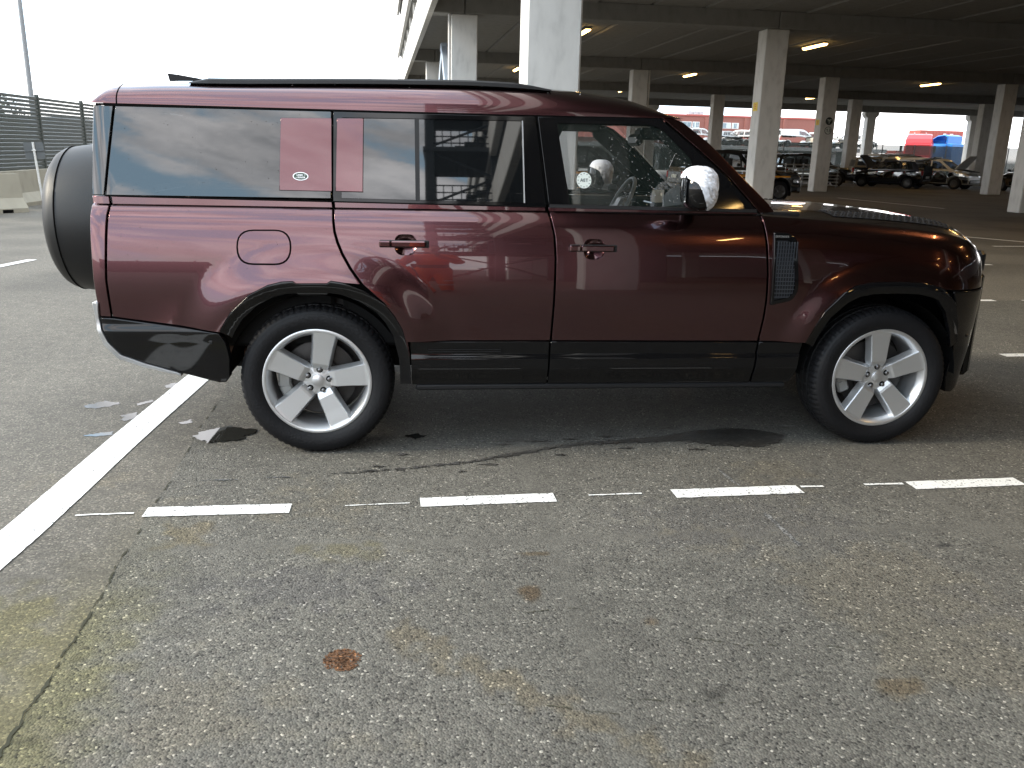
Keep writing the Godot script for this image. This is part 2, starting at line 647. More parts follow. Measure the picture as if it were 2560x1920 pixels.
	m.refraction_enabled = true
	m.refraction_scale = 0.033
	mat("car_rim", lin(0.10, 0.10, 0.10), 0.5, 0.5)
	m = mat("car_glass", lin(0.02, 0.025, 0.025, 0.35), 0.03, 0.0, 0.6)
	m.transparency = BaseMaterial3D.TRANSPARENCY_ALPHA
	mat("stripe_orange", lin(0.80, 0.32, 0.02), 0.5)
	mat("hi_vis_orange", lin(0.85, 0.12, 0.02), 0.8)
	mat("reflective_tape", lin(0.6, 0.6, 0.58), 0.4)
	mat("skin", lin(0.42, 0.24, 0.17), 0.6)
	mat("hair", lin(0.03, 0.02, 0.015), 0.8)


# ---------------------------------------------------------------- ground

func make_ground() -> void:
	var b := MB.new()
	b.fquad(Vector3(-450, 0, -600), Vector3(450, 0, -600), Vector3(450, 0, 250), Vector3(-450, 0, 250), Vector3.UP)
	structure("ground", b.mesh(), M.asphalt_fine)
	# the coarse, older surface that starts at the crack and reaches under the car
	b = MB.new()
	var L := []
	for i in 60:
		var z := 7.0 - i * 0.2
		L.append(Vector3(crack_x(z), 0.004, z))
	for i in L.size() - 1:
		b.fquad(L[i], L[i + 1], Vector3(13, 0.004, L[i + 1].z), Vector3(13, 0.004, L[i].z), Vector3.UP)
	var left := MB.new()
	for i in L.size() - 1:
		left.fquad(L[i], L[i + 1], Vector3(-4.2, 0.004, L[i + 1].z), Vector3(-4.2, 0.004, L[i].z), Vector3.UP)
	var ms: StandardMaterial3D = M.asphalt_fine.duplicate()
	ms.detail_albedo = ImageTexture.create_from_image(stain_map(-4.2, 5.0, 320))
	ms.uv2_triplanar = false
	ms.uv2_world_triplanar = false
	ms.uv2_scale = Vector3.ONE
	structure("road_surface", left.mesh(func(p: Vector3) -> Vector2: return Vector2((p.x + 4.2) / 5.0, (p.z + 5.0) / 12.2)), ms)
	var m: StandardMaterial3D = M.asphalt_coarse
	m.detail_enabled = true
	m.detail_blend_mode = BaseMaterial3D.BLEND_MODE_MUL
	m.detail_uv_layer = BaseMaterial3D.DETAIL_UV_2
	m.detail_albedo = ImageTexture.create_from_image(stain_map(-1.0, 14.0, 896))
	structure("car_park_surface", b.mesh(func(p: Vector3) -> Vector2: return Vector2((p.x + 1.0) / 14.0, (p.z + 5.0) / 12.2)), m)


var crack_noise: FastNoiseLite


func crack_x(z: float) -> float:
	if crack_noise == null:
		crack_noise = FastNoiseLite.new()
		crack_noise.seed = 3
		crack_noise.frequency = 1.7
	var s := crack_noise
	return -0.677 + 0.046 * z + 0.022 * s.get_noise_1d(z) + 0.006 * s.get_noise_1d(z * 9.0)


# spilt oil, rust and dust spots of the old surface: x, z, radii, tint, strength
const SPOTS := [[0.892, 1.475, 0.05, 0.06, Color(0.72, 0.60, 0.47), 0.7], [1.286, 1.712, 0.045, 0.05, Color(0.76, 0.66, 0.54), 0.6], [1.955, 2.12, 0.09, 0.06, Color(0.84, 0.74, 0.60), 0.6], [0.95, 1.175, 0.10, 0.02, Color(0.78, 0.68, 0.54), 0.6], [2.656, 1.219, 0.05, 0.02, Color(0.5, 0.5, 0.52), 0.9], [1.372, 2.106, 0.05, 0.04, Color(0.55, 0.55, 0.55), 0.7], [-0.43, 0.90, 0.13, 0.16, Color(1.0, 0.92, 0.76), 0.5], [0.20, 1.11, 0.24, 0.09, Color(0.98, 0.94, 0.74), 0.45], [-0.524, 2.157, 0.05, 0.035, Color(0.55, 0.55, 0.57), 0.8], [-0.70, 1.959, 0.03, 0.02, Color(0.5, 0.5, 0.52), 0.8], [-0.53, 1.793, 0.05, 0.025, Color(0.58, 0.57, 0.57), 0.8], [1.9, 0.9, 0.7, 0.35, Color(0.88, 0.88, 0.90), 0.6], [0.1, 1.4, 0.45, 0.2, Color(0.84, 0.84, 0.87), 0.7], [3.0, 1.8, 0.8, 0.5, Color(0.90, 0.89, 0.89), 0.6]]


func stain_map(x0: float, span: float, w: int) -> Image:
	# dirt, moss and oil of the old surface as seen on the photograph, 14 m by 12.2 m
	var h := 784
	var im := Image.create(w, h, false, Image.FORMAT_RGB8)
	var a := FastNoiseLite.new()
	a.noise_type = FastNoiseLite.TYPE_SIMPLEX_SMOOTH
	a.frequency = 0.5
	a.fractal_octaves = 5
	var f := FastNoiseLite.new()
	f.noise_type = FastNoiseLite.TYPE_SIMPLEX
	f.frequency = 6.0
	f.fractal_octaves = 4
	f.seed = 9
	var streak := [Vector2(0.44, 1.70), Vector2(0.60, 1.88), Vector2(0.78, 2.01), Vector2(0.95, 2.20), Vector2(1.12, 2.34), Vector2(1.4, 2.6)]
	for j in h:
		var z := (j + 0.5) / h * 12.2 - 5.0
		for i in w:
			var x := (i + 0.5) / w * span + x0
			var n := a.get_noise_2d(x, z)
			var g := f.get_noise_2d(x, z)
			var c := Color(1, 1, 1) * (0.93 + 0.10 * n + 0.06 * g)
			if z > 0.2 and x < 4.0:
				# brown dust in patches and along the streak
				var d := 9.0
				for k in streak.size() - 1:
					d = minf(d, Vector2(x, z).distance_to(Geometry2D.get_closest_point_to_segment(Vector2(x, z), streak[k], streak[k + 1])))
				var t := 0.7 * smoothstep(0.07, 0.01, d + 0.09 * g)
				t = maxf(t, 0.35 * smoothstep(0.25, 0.55, a.get_noise_2d(x * 1.3 + 40.0, z * 1.3) + 0.25 * g))
				c = c.lerp(Color(1.0, 0.91, 0.74), 0.5 * t)
				for e in SPOTS:
					var v := Vector2((x - e[0]) / e[2], (z - e[1]) / e[3]).length()
					if v < 1.6:
						c = c.lerp(e[4], e[5] * smoothstep(1.0, 0.35, v + 0.7 * g))
				# moss by the crack
				var q := smoothstep(0.30, 0.02, absf(x - crack_x(z)) + 0.10 * g) * smoothstep(0.6, 1.9, z + 0.5 * n)
				q = maxf(q, smoothstep(0.45, 0.1, Vector2((x + 0.95) * 0.8, (z - 1.62) * 1.5).length() + 0.22 * g + 0.2 * n))
				c = c.lerp(Color(0.95, 0.93, 0.60), 0.5 * q)
			im.set_pixel(i, j, Color(clampf(c.r, 0, 1), clampf(c.g, 0, 1), clampf(c.b, 0, 1)))
	return im


func blob(pts: Array, y: float, rough := 0.35, sd := 1, step := 0.02, ragged := 0.012) -> ArrayMesh:
	# a flat patch with a ragged outline
	var poly := resample(pv(pts), step)
	var f := FastNoiseLite.new()
	f.seed = sd
	f.frequency = 4.0
	f.fractal_octaves = 4
	var c := Vector2.ZERO
	for p in poly:
		c += p / poly.size()
	var out := PackedVector2Array()
	for p in poly:
		out.append(c + (p - c) * (1.0 + rough * f.get_noise_2d(p.x * 3.0, p.y * 3.0)) + Vector2(f.get_noise_2d(p.x * 12.0, p.y * 12.0 + 9.0), f.get_noise_2d(p.x * 12.0 + 40.0, p.y * 12.0)) * ragged)
	var b := MB.new()
	for q in Geometry2D.merge_polygons(out, PackedVector2Array()):
		if Geometry2D.is_polygon_clockwise(q):
			continue
		var idx := Geometry2D.triangulate_polygon(q)
		for i in range(0, idx.size(), 3):
			b.ftri(Vector3(q[idx[i]].x, y, q[idx[i]].y), Vector3(q[idx[i + 1]].x, y, q[idx[i + 1]].y), Vector3(q[idx[i + 2]].x, y, q[idx[i + 2]].y), Vector3.UP)
	return b.mesh()


func strip_mesh(a: Vector2, b: Vector2, wide: float, y: float, ragged := 0.004, sd := 1) -> ArrayMesh:
	# a painted stroke from a to b with slightly uneven edges
	var f := FastNoiseLite.new()
	f.seed = sd
	f.frequency = 2.0
	f.fractal_octaves = 4
	var d := (b - a).normalized()
	var s := Vector2(-d.y, d.x)
	var len := a.distance_to(b)
	var k := maxi(2, int(len / 0.03))
	var m := MB.new()
	var P := []
	for i in k + 1:
		var t := len * i / k
		var e: float = wide * 0.5
		if ragged > 0.006:
			e = wide * 0.5 * sqrt(clampf(minf(t, len - t) / (wide * 0.35), 0.2, 1.0))
		P.append([a + d * t + s * (e + ragged * f.get_noise_1d(t * 14.0)), a + d * t - s * (e + ragged * f.get_noise_1d(t * 14.0 + 300.0))])
	for i in k:
		m.fquad(Vector3(P[i][0].x, y, P[i][0].y), Vector3(P[i + 1][0].x, y, P[i + 1][0].y), Vector3(P[i + 1][1].x, y, P[i + 1][1].y), Vector3(P[i][1].x, y, P[i][1].y), Vector3.UP)
	return m.mesh()


func make_markings() -> void:
	var mark := func(called: String, mesh: Mesh, material: Material, label: String) -> void:
		var o := structure(called, mesh, material)
		o.set_meta("label", label)
	# wide solid line beside the rear of the car
	var pts := [Vector2(-1.22, 2.6), Vector2(-1.093, 0.84), Vector2(-1.045, -0.29), Vector2(-0.97, -1.55), Vector2(-0.82, -4.2)]
	var b := MB.new()
	var f := FastNoiseLite.new()
	f.frequency = 6.0
	for i in pts.size() - 1:
		var n := int(pts[i].distance_to(pts[i + 1]) / 0.04)
		for k in n:
			var q := []
			for e in [k, k + 1]:
				var p: Vector2 = pts[i].lerp(pts[i + 1], float(e) / n)
				q.append(Vector3(p.x - 0.088 + 0.003 * f.get_noise_1d(p.y * 5.0), 0.008, p.y))
				q.append(Vector3(p.x + 0.088 + 0.003 * f.get_noise_1d(p.y * 5.0 + 50.0), 0.008, p.y))
			b.fquad(q[0], q[1], q[3], q[2], Vector3.UP)
	mark.call("painted_line", b.mesh(), M.road_paint, "wide solid white line running past the rear bumper")
	# dashed bay line on the near side of the car, each dash a stroke
	for e in [[-0.664, 0.688, -0.054, 0.682], [0.512, 0.650, 1.128, 0.628], [1.693, 0.618, 2.323, 0.595], [2.896, 0.580, 3.49, 0.559], [4.1, 0.54, 4.73, 0.52]]:
		mark.call("parking_dash", strip_mesh(Vector2(e[0], e[1]), Vector2(e[2], e[3]), 0.098, 0.008, 0.006, int(e[0] * 10) + 30), M.road_paint, "white dash of the bay line along the near side of the car")
	for e in [[-0.942, 0.706, -0.707, 0.695, 0.012], [0.18, 0.668, 0.465, 0.655, 0.009], [1.289, 0.612, 1.543, 0.606, 0.012], [2.34, 0.567, 2.455, 0.568, 0.02], [2.67, 0.556, 2.872, 0.558, 0.02]]:
		mark.call("thin_paint_stroke", strip_mesh(Vector2(e[0], e[1]), Vector2(e[2], e[3]), e[4], 0.0085, 0.006, int(e[0] * 10) + 60), M.road_paint, "thin white setting-out stroke between the dashes")
	for e in [[2.019, 0.31, 2.041, 0.541, 0.012], [2.041, 0.851, 2.057, 1.185, 0.016]]:
		mark.call("worn_paint_stroke", strip_mesh(Vector2(e[0], e[1]), Vector2(e[2], e[3]), e[4] * 1.3, 0.0065, 0.009, int(e[0] * 10) + 90), M.worn_paint, "faded old paint stroke across the asphalt")
	# bay lines on the far side of the car
	for e in [[5.30, -2.10, 6.1, -2.13], [6.35, -4.75, 7.10, -4.76], [7.45, -4.77, 7.75, -4.78], [8.6, -7.99, 9.34, -8.0], [10.3, -8.05, 11.2, -8.08], [11.3, -10.75, 13.0, -10.85]]:
		var wd := 0.03 if absf(e[0] - 7.45) < 0.01 or absf(e[0] - 10.3) < 0.01 else 0.10
		mark.call("bay_line", strip_mesh(Vector2(e[0], e[1]), Vector2(e[2], e[3]), wd, 0.008, 0.004, int(e[0] * 10)), M.road_paint, "white bay line on the far side of the front bumper")
	mark.call("aisle_line", strip_mesh(Vector2(11.2, -13.8), Vector2(14.0, -9.6), 0.14, 0.006, 0.004, 4), M.road_paint, "diagonal white aisle line beyond the bonnet")
	mark.call("aisle_line", strip_mesh(Vector2(17.2, -28.6), Vector2(17.9, -22.6), 0.14, 0.006, 0.004, 5), M.road_paint, "white aisle line between the garage columns")
	# road on the open side
	mark.call("road_dash", strip_mesh(Vector2(-4.75, -6.2), Vector2(-4.50, -7.62), 0.13, 0.006, 0.004, 6), M.road_paint, "white road dash beyond the spare wheel")
	mark.call("road_edge_line", strip_mesh(Vector2(-8.2, -12.0), Vector2(-8.75, -19.5), 0.16, 0.006, 0.004, 8), M.road_paint, "white edge line in front of the concrete barrier")
	# wet trail, puddles, rust
	var wet := structure("wet_trail", blob([[0.05, 0.285], [0.42, 0.222], [0.78, 0.130], [1.08, -0.005], [1.39, -0.118], [1.70, -0.165], [1.93, -0.225], [2.12, -0.30], [2.3, -0.325], [2.45, -0.30], [2.6, -0.20], [2.52, -0.08], [2.36, 0.0], [2.12, -0.04], [1.95, -0.13], [1.79, -0.105], [1.4, -0.085], [1.1, 0.025], [0.8, 0.152], [0.42, 0.238]], 0.008, 0.0, 5, 0.008, 0.034), M.wet_asphalt)
	wet.set_meta("label", "dark wet trail on the asphalt beside the sill")
	for e in [[1.15, -0.16, 0.11, 0.02], [1.33, -0.19, 0.05, 0.018], [0.95, -0.11, 0.06, 0.014], [0.72, -0.12, 0.03, 0.012], [1.55, -0.22, 0.07, 0.02], [1.0, -0.17, 0.09, 0.016], [0.62, -0.06, 0.04, 0.012], [0.42, 0.02, 0.03, 0.03], [1.9, -0.36, 0.1, 0.015], [0.30, 0.19, 0.05, 0.012], [0.86, 0.19, 0.06, 0.012], [1.25, 0.07, 0.05, 0.012], [1.62, -0.02, 0.06, 0.012], [-0.15, 0.31, 0.09, 0.008], [-0.42, 0.33, 0.10, 0.007], [2.0, 0.02, 0.06, 0.014], [2.66, -0.36, 0.06, 0.02], [0.72, 0.28, 0.03, 0.008], [1.02, -0.20, 0.03, 0.01], [0.85, -0.17, 0.035, 0.012]]:
		var d := structure("wet_spot", blob([[e[0] - e[2], e[1], 0.02], [e[0], e[1] + e[3]], [e[0] + e[2], e[1] + 0.005], [e[0], e[1] - e[3]]], 0.008, 0.5, int(e[0] * 100), 0.008), M.wet_asphalt)
		d.set_meta("label", "small wet spot beside the dark trail")
	var q1 := structure("puddle", blob([[-0.72, -0.31], [-0.60, -0.20], [-0.46, -0.23], [-0.36, -0.40], [-0.55, -0.475], [-0.66, -0.41]], 0.010, 0.25, 8, 0.008), M.puddle)
	q1.set_meta("label", "dark puddle against the rear tyre")
	for e in [[[[-1.47, -0.92], [-1.40, -1.03], [-1.27, -0.95], [-1.40, -0.83]], 3], [[[-1.20, -0.94], [-1.12, -1.025], [-1.10, -0.99], [-1.17, -0.90]], 4], [[[-1.20, -0.70], [-1.13, -0.77], [-1.10, -0.66], [-1.16, -0.60]], 5], [[[-1.15, -1.35], [-1.06, -1.44], [-1.04, -1.34], [-1.10, -1.29]], 6], [[[-0.84, -0.56], [-0.79, -0.62], [-0.77, -0.56], [-0.81, -0.53]], 9], [[[-1.28, -0.36], [-1.16, -0.42], [-1.14, -0.37], [-1.22, -0.33]], 10], [[[0.42, -0.26], [0.50, -0.32], [0.56, -0.27], [0.49, -0.22]], 12]]:
		var p := structure("puddle", blob(e[0], 0.006, 0.45, e[1], 0.008), M.puddle)
		p.set_meta("label", "small puddle mirroring the sky by the wide white line")
	var rs := MB.new()
	for k in 420:
		var p := Vector2(0.262, 1.855) + Vector2.from_angle(rng.randf() * TAU) * 0.058 * pow(rng.randf(), 0.62)
		var r := rng.randf_range(0.002, 0.0065)
		var a := rng.randf() * TAU
		var q := []
		for e in 5:
			q.append(Vector3(p.x + r * cos(a + e * 1.257) * rng.randf_range(0.6, 1.2), 0.0062, p.y + r * sin(a + e * 1.257)))
		for e in 3:
			rs.ftri(q[0], q[e + 1], q[e + 2], Vector3.UP)
	structure("rust_stain", rs.mesh(), M.rust_stain).set_meta("label", "orange rust stain on the coarse asphalt")
	# the open crack with moss in it
	var m := MB.new()
	var n2 := FastNoiseLite.new()
	n2.frequency = 7.0
	for i in 420:
		var z0 := 2.6 - i * 0.0085
		var z1 := z0 - 0.0085
		var w := []
		for z in [z0, z1]:
			w.append(0.0075 * (n2.get_noise_1d(z * 0.8) + 0.5 * n2.get_noise_1d(z * 5.0) + 0.10 + 0.35 * smoothstep(0.7, 2.2, z)))
		if w[0] < 0.0007 or w[1] < 0.0007:
			continue
		var c0 := crack_x(z0) + 0.006 * n2.get_noise_1d(z0 * 4.0 + 70.0)
		var c1 := crack_x(z1) + 0.006 * n2.get_noise_1d(z1 * 4.0 + 70.0)
		m.fquad(Vector3(c0 - w[0], 0.0068, z0), Vector3(c0 + w[0], 0.0068, z0), Vector3(c1 + w[1], 0.0068, z1), Vector3(c1 - w[1], 0.0068, z1), Vector3.UP)
	# hairline cracks further along
	for e in [[[0.72, 2.11], [0.86, 2.125], [0.98, 2.16], [1.06, 2.18]], [[1.10, 2.115], [1.25, 2.135], [1.40, 2.16], [1.52, 2.165]], [[0.86, 1.62], [0.98, 1.60], [1.06, 1.605]], [[1.36, 1.80], [1.55, 1.87], [1.72, 1.88], [1.9, 1.91]], [[0.45, 1.70], [0.62, 1.86], [0.80, 1.98]]]:
		var len := 0.0
		for i in e.size() - 1:
			var a := Vector2(e[i][0], e[i][1])
			var b2 := Vector2(e[i + 1][0], e[i + 1][1])
			var k := int(a.distance_to(b2) / 0.007)
			var sd := Vector2(-(b2 - a).y, (b2 - a).x).normalized()
			for j in k:
				var q := []
				var ok := true
				for t in [j, j + 1]:
					var p := a.lerp(b2, float(t) / k)
					var off := 0.007 * n2.get_noise_1d((len + t * 0.007) * 5.0 + e[0][0] * 90.0)
					var wd := 0.0035 * (n2.get_noise_1d((len + t * 0.007) * 3.0 + 400.0 + e[0][0] * 50.0) + 0.12)
					ok = ok and wd > 0.0003
					q.append(p + sd * (off + wd))
					q.append(p + sd * (off - wd))
				if ok:
					m.fquad(Vector3(q[0].x, 0.0068, q[0].y), Vector3(q[1].x, 0.0068, q[1].y), Vector3(q[3].x, 0.0068, q[3].y), Vector3(q[2].x, 0.0068, q[2].y), Vector3.UP)
			len += k * 0.007
	structure("asphalt_crack", m.mesh(), M.moss).set_meta("label", "mossy crack and hairlines in the asphalt")


# ---------------------------------------------------------------- car park building

const CU := 2.28
const PU := 8.9
const CW := -6.9
const PW := 13.3
const CEIL := 5.46


func make_garage() -> void:
	var t := thing("parking_garage", "open concrete parking garage with square columns and plank ceiling", "building", Vector3.ZERO, TURN)
	var u0 := 1.8
	var u1 := CU + PU * 7
	# columns: every row from behind the photographer to the far side
	var shaft := bxm(Vector3(0.70, 5.01, 0.55), 0.025, Vector3(0.35, 2.505, -0.275))
	var bracket := MB.new()
	bracket.prism(PackedVector2Array([Vector2(-0.22, 5.0), Vector2(0.92, 5.0), Vector2(0.92, 4.78), Vector2(0.70, 4.56), Vector2(0.0, 4.56), Vector2(-0.22, 4.78)]), Transform3D.IDENTITY, -0.56, -0.02)
	var bracket_mesh := bracket.mesh()
	for j in range(-3, 5):
		for i in 8:
			var w := CW - PW * j
			if j > 2 and i > 6:
				continue
			var c := part(t, "column", shaft, M.concrete, Transform3D(Basis.IDENTITY, Vector3(CU + PU * i - (0.13 if j == 0 and i == 0 else 0.0), 0, w)))
			if j == 4:
				part(c, "bracket", bracket_mesh, M.concrete)
	# beams along the rows, in lengths that meet over the columns
	var beam := bxm(Vector3(PU - 0.02, 0.46, 0.62), 0.02)
	for j in range(-3, 5):
		for i in 7:
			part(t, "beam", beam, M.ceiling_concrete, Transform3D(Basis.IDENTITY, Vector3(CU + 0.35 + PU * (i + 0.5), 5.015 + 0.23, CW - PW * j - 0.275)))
		part(t, "beam_end", bxm(Vector3(0.82, 0.46, 0.62), 0.02), M.ceiling_concrete, Transform3D(Basis.IDENTITY, Vector3(CU - 0.07, 5.015 + 0.23, CW - PW * j - 0.275)))
	# ceiling planks from beam to beam
	var wide := (u1 - u0) / 42.0
	var plank := bxm(Vector3(wide - 0.035, 0.24, PW - 0.04), 0.05)
	for j in range(-4, 4):
		for i in 42:
			if j == -4 and i > 5:
				continue
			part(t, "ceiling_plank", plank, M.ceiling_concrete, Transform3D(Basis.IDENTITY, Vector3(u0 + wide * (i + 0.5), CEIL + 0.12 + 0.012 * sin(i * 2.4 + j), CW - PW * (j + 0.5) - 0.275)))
	part(t, "deck", bxm(Vector3(u1 - u0 + 1.0, 0.2, PW * 8 + 0.8)), M.concrete, Transform3D(Basis.IDENTITY, Vector3((u0 + u1) / 2 + 0.5, CEIL + 0.38, CW - PW * 0 - 0.275)))
	# white edge panels of the two decks, along the open side
	var edge := bxm(Vector3(0.16, 1.27, PW - 0.03), 0.015)
	var post := bxm(Vector3(0.12, 1.3, 0.12), 0.01)
	for j in range(-4, 4):
		var w := CW - PW * (j + 0.5) - 0.275
		part(t, "edge_panel", edge, M.fascia_concrete, Transform3D(Basis.IDENTITY, Vector3(u0 - 0.08, 5.03 + 0.635, w)))
		part(t, "edge_panel", edge, M.fascia_concrete, Transform3D(Basis.IDENTITY, Vector3(u0 - 0.10, 8.25, w)))
		for k in 3:
			part(t, "parapet_post", post, M.fascia_concrete, Transform3D(Basis.IDENTITY, Vector3(u0 + 0.1, 6.95, w + (k - 1) * PW / 3)))
	part(t, "upper_deck", bxm(Vector3(u1 - u0, 0.3, PW * 8)), M.ceiling_concrete, Transform3D(Basis.IDENTITY, Vector3((u0 + u1) / 2 + 0.02, 7.85, CW - 0.275)))
	for lv in 2:
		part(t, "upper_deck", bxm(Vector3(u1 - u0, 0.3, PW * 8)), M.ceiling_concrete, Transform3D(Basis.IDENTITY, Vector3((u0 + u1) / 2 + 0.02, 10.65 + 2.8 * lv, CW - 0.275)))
		for j in range(-4, 4):
			part(t, "edge_panel", edge, M.fascia_concrete, Transform3D(Basis.IDENTITY, Vector3(u0 - 0.10, 11.05 + 2.8 * lv, CW - PW * (j + 0.5) - 0.275)))
	# far edge beam and the fascia over the openings
	part(t, "edge_panel", bxm(Vector3(u1 - u0, 1.1, 0.16), 0.01), M.fascia_concrete, Transform3D(Basis.IDENTITY, Vector3((u0 + u1) / 2, 5.62, CW - PW * 4 - 0.70)))
	# closed sides away from the road
	part(t, "rear_wall", bxm(Vector3(u1 - 5.0, 4.89, 0.25), 0.0, Vector3(0, 2.445, 0)), M.concrete, Transform3D(Basis.IDENTITY, Vector3((5.0 + u1) / 2, 0, CW + PW * 3.5)))
	part(t, "side_wall", bxm(Vector3(0.25, 5.4, PW * 5.5), 0.0, Vector3(0, 2.7, 0)), M.concrete, Transform3D(Basis.IDENTITY, Vector3(u1 + 0.6, 0, CW + PW * 0.8)))
	# inverted V of blue steel in the second bay of the open side
	for e in [[CW - PW - 0.8, 0.20], [CW - PW * 2 - 0.1, 0.16]]:
		var a := Vector3(2.55, 0.0, e[0])
		var b := Vector3(2.55, 4.92, CW - PW * 1.5 - 0.2)
		var d := (b - a).normalized()
		var bas := Basis(Vector3.RIGHT, d, Vector3.RIGHT.cross(d)).orthonormalized()
		part(t, "steel_brace", bxm(Vector3(e[1], a.distance_to(b), 0.30), 0.01, (a + b) / 2, bas), M.blue_steel)
	part(t, "brace_bracket", bxm(Vector3(0.22, 0.25, 0.5), 0.01, Vector3(2.55, 4.88, CW - PW * 1.5 - 0.2)), M.blue_steel)
	# drain pipes on two of the columns
	for e in [[2.22, CW - PW - 0.03], [CU + PU + 0.78, CW - PW * 2 - 0.1]]:
		var b := MB.new()
		b.tube([Vector3(e[0], 0.05, e[1]), Vector3(e[0], 5.0, e[1])], 0.04, 8)
		part(t, "drain_pipe", b.mesh(), M.concrete)


func make_lamps() -> void:
	var housing := bxm(Vector3(0.20, 0.05, 1.62), 0.015, Vector3(0, 0.055, 0))
	var tube := MB.new()
	var prof := []
	for k in 9:
		var a := PI * k / 8.0
		prof.append(Vector2(cos(a), -sin(a)))
	for k in 8:
		for s in 6:
			var z0 := -0.78 + 1.56 * s / 6.0
			var z1 := z0 + 0.26
			var p0: Vector2 = prof[k]
			var p1: Vector2 = prof[k + 1]
			tube.quad(Vector3(p0.x * 0.085, 0.03 + p0.y * 0.075, z0), Vector3(p1.x * 0.085, 0.03 + p1.y * 0.075, z0), Vector3(p1.x * 0.085, 0.03 + p1.y * 0.075, z1), Vector3(p0.x * 0.085, 0.03 + p0.y * 0.075, z1), Vector3(p0.x, p0.y, 0), Vector3(p1.x, p1.y, 0), Vector3(p1.x, p1.y, 0), Vector3(p0.x, p0.y, 0))
	for e in [-0.78, 0.78]:
		for k in 8:
			tube.ftri(Vector3(0, 0.03, e), Vector3(prof[k].x * 0.085, 0.03 + prof[k].y * 0.075, e), Vector3(prof[k + 1].x * 0.085, 0.03 + prof[k + 1].y * 0.075, e), Vector3(0, 0, e))
	var tube_mesh := tube.mesh()
	var said := {}
	for e in [[7.1, -25.6, "second bay past the wide near column"], [15.8, -26.4, "beside the column with a yellow sticker"], [15.8, -39.3, "one bay behind the stickered column"], [15.8, -51.8, "in the last bay by the brick building"], [29.1, -39.4, "above the dark hatchback"], [29.1, -52.3, "above the pile of steel racks"], [42.0, -52.0, "near the red lorry opening"], [7.05, -39.7, "behind the wide near column"],
			[7.1, -12.6, ""], [15.8, -12.6, ""], [29.1, -26.4, ""], [7.1, 0.7, ""], [15.8, 0.7, ""], [7.1, 14.0, ""], [15.8, 14.0, ""], [29.1, 0.7, ""], [7.1, 27.3, ""], [24.7, 14.0, ""]]:
		var seen: bool = e[2] != ""
		var o := thing("ceiling_lamp", ("lit tube lamp on the garage ceiling, " + e[2]) if seen else "lit tube lamp on the garage ceiling over the near bays", "lamp", G(e[0], CEIL - 0.10, e[1]), TURN, "tube lamps under the garage ceiling")
		part(o, "housing", housing, M.grey_steel)
		part(o, "glowing_tube", tube_mesh, M.lamp_glow)
		var l := AreaLight3D.new()
		l.name = "tube_light"
		l.area_size = Vector2(0.16, 1.5)
		l.light_color = Color(1.0, 0.80, 0.50)
		l.light_energy = 2.6
		l.shadow_enabled = true
		l.rotation = Vector3(-PI / 2, 0, 0)
		l.position = Vector3(0, -0.06, 0)
		l.set("area_range", 40.0)
		o.add_child(l)


func make_signs() -> void:
	# yellow stickers on the columns' open-side faces
	for e in [[CU + PU - 0.006, 2.92, CW - PW - 0.275, "small yellow sticker on the column beside the windscreen"], [CU + PU * 2 - 0.006, 3.07, CW - PW * 2 - 0.275, "small yellow sticker on the column that carries two round signs"], [CU + PU - 0.006, 2.98, CW - PW * 3 - 0.275, "small pale yellow sticker on a column before the brick building"]]:
		var o := thing("sticker", e[3], "sticker", G(e[0], e[1], e[2]), TURN)
		part(o, "plate", bxm(Vector3(0.006, 0.24, 0.30), 0.001), M.yellow_plate)
		for k in 3:
			part(o, "print_line", bxm(Vector3(0.002, 0.02, 0.14 - 0.03 * k), 0.0, Vector3(-0.0045, 0.05 - 0.05 * k, 0)), M.red_print)
	# two round signs
	var disc := MB.new()
	var ring := [Vector2(0.0, 0.012), Vector2(0.165, 0.012), Vector2(0.17, 0.008), Vector2(0.17, 0.0)]
	disc.lathe(ring, 40)
	var small := MB.new()
	small.lathe([Vector2(0.0, 0.0145), Vector2(0.145, 0.0145), Vector2(0.145, 0.012)], 40)
	var where := G(CU + PU * 2 + 0.40, 3.13, CW - PW * 2 + 0.004)
	var o1 := thing("round_sign", "round dark sign with a white forked symbol on a garage column", "sign", where, TURN)
	part(o1, "disc", disc.mesh(), M.dark_print)
	var b := MB.new()
	b.tube([Vector3(0, -0.11, 0.016), Vector3(0, 0.02, 0.016)], 0.014, 6)
	for s in [-1, 1]:
		b.tube([Vector3(0, 0.02, 0.016), Vector3(0.05 * s, 0.07, 0.016), Vector3(0.105 * s, 0.05, 0.016)], 0.016, 6)
		b.tube([Vector3(0, 0.02, 0.016), Vector3(0.03 * s, 0.04, 0.016), Vector3(0.06 * s, -0.01, 0.016)], 0.012, 6)
	part(o1, "symbol", b.mesh(), M.white_print)
	var o2 := thing("round_sign", "round white sign reading 13 on a garage column", "sign", where + Vector3(0, -0.41, 0), TURN)
	part(o2, "disc", disc.mesh(), M.dark_print)
	part(o2, "face", small.mesh(), M.white_print)
	part(o2, "lettering", text_mesh("13", 0.16, 0.002), M.dark_print, Transform3D(Basis.IDENTITY, Vector3(0, 0.0, 0.0165)))


func text_mesh(s: String, high: float, deep := 0.002, face := "Droid Sans", bold := true) -> Mesh:
	var f := SystemFont.new()
	f.font_names = PackedStringArray([face])
	f.font_weight = 700 if bold else 400
	var t := TextMesh.new()
	t.text = s
	t.font = f
	t.font_size = 32
	t.pixel_size = high / 24.0
	t.depth = deep
	t.horizontal_alignment = HORIZONTAL_ALIGNMENT_CENTER
	t.vertical_alignment = VERTICAL_ALIGNMENT_CENTER
	return t


# ---------------------------------------------------------------- open side: fence, barriers, pole

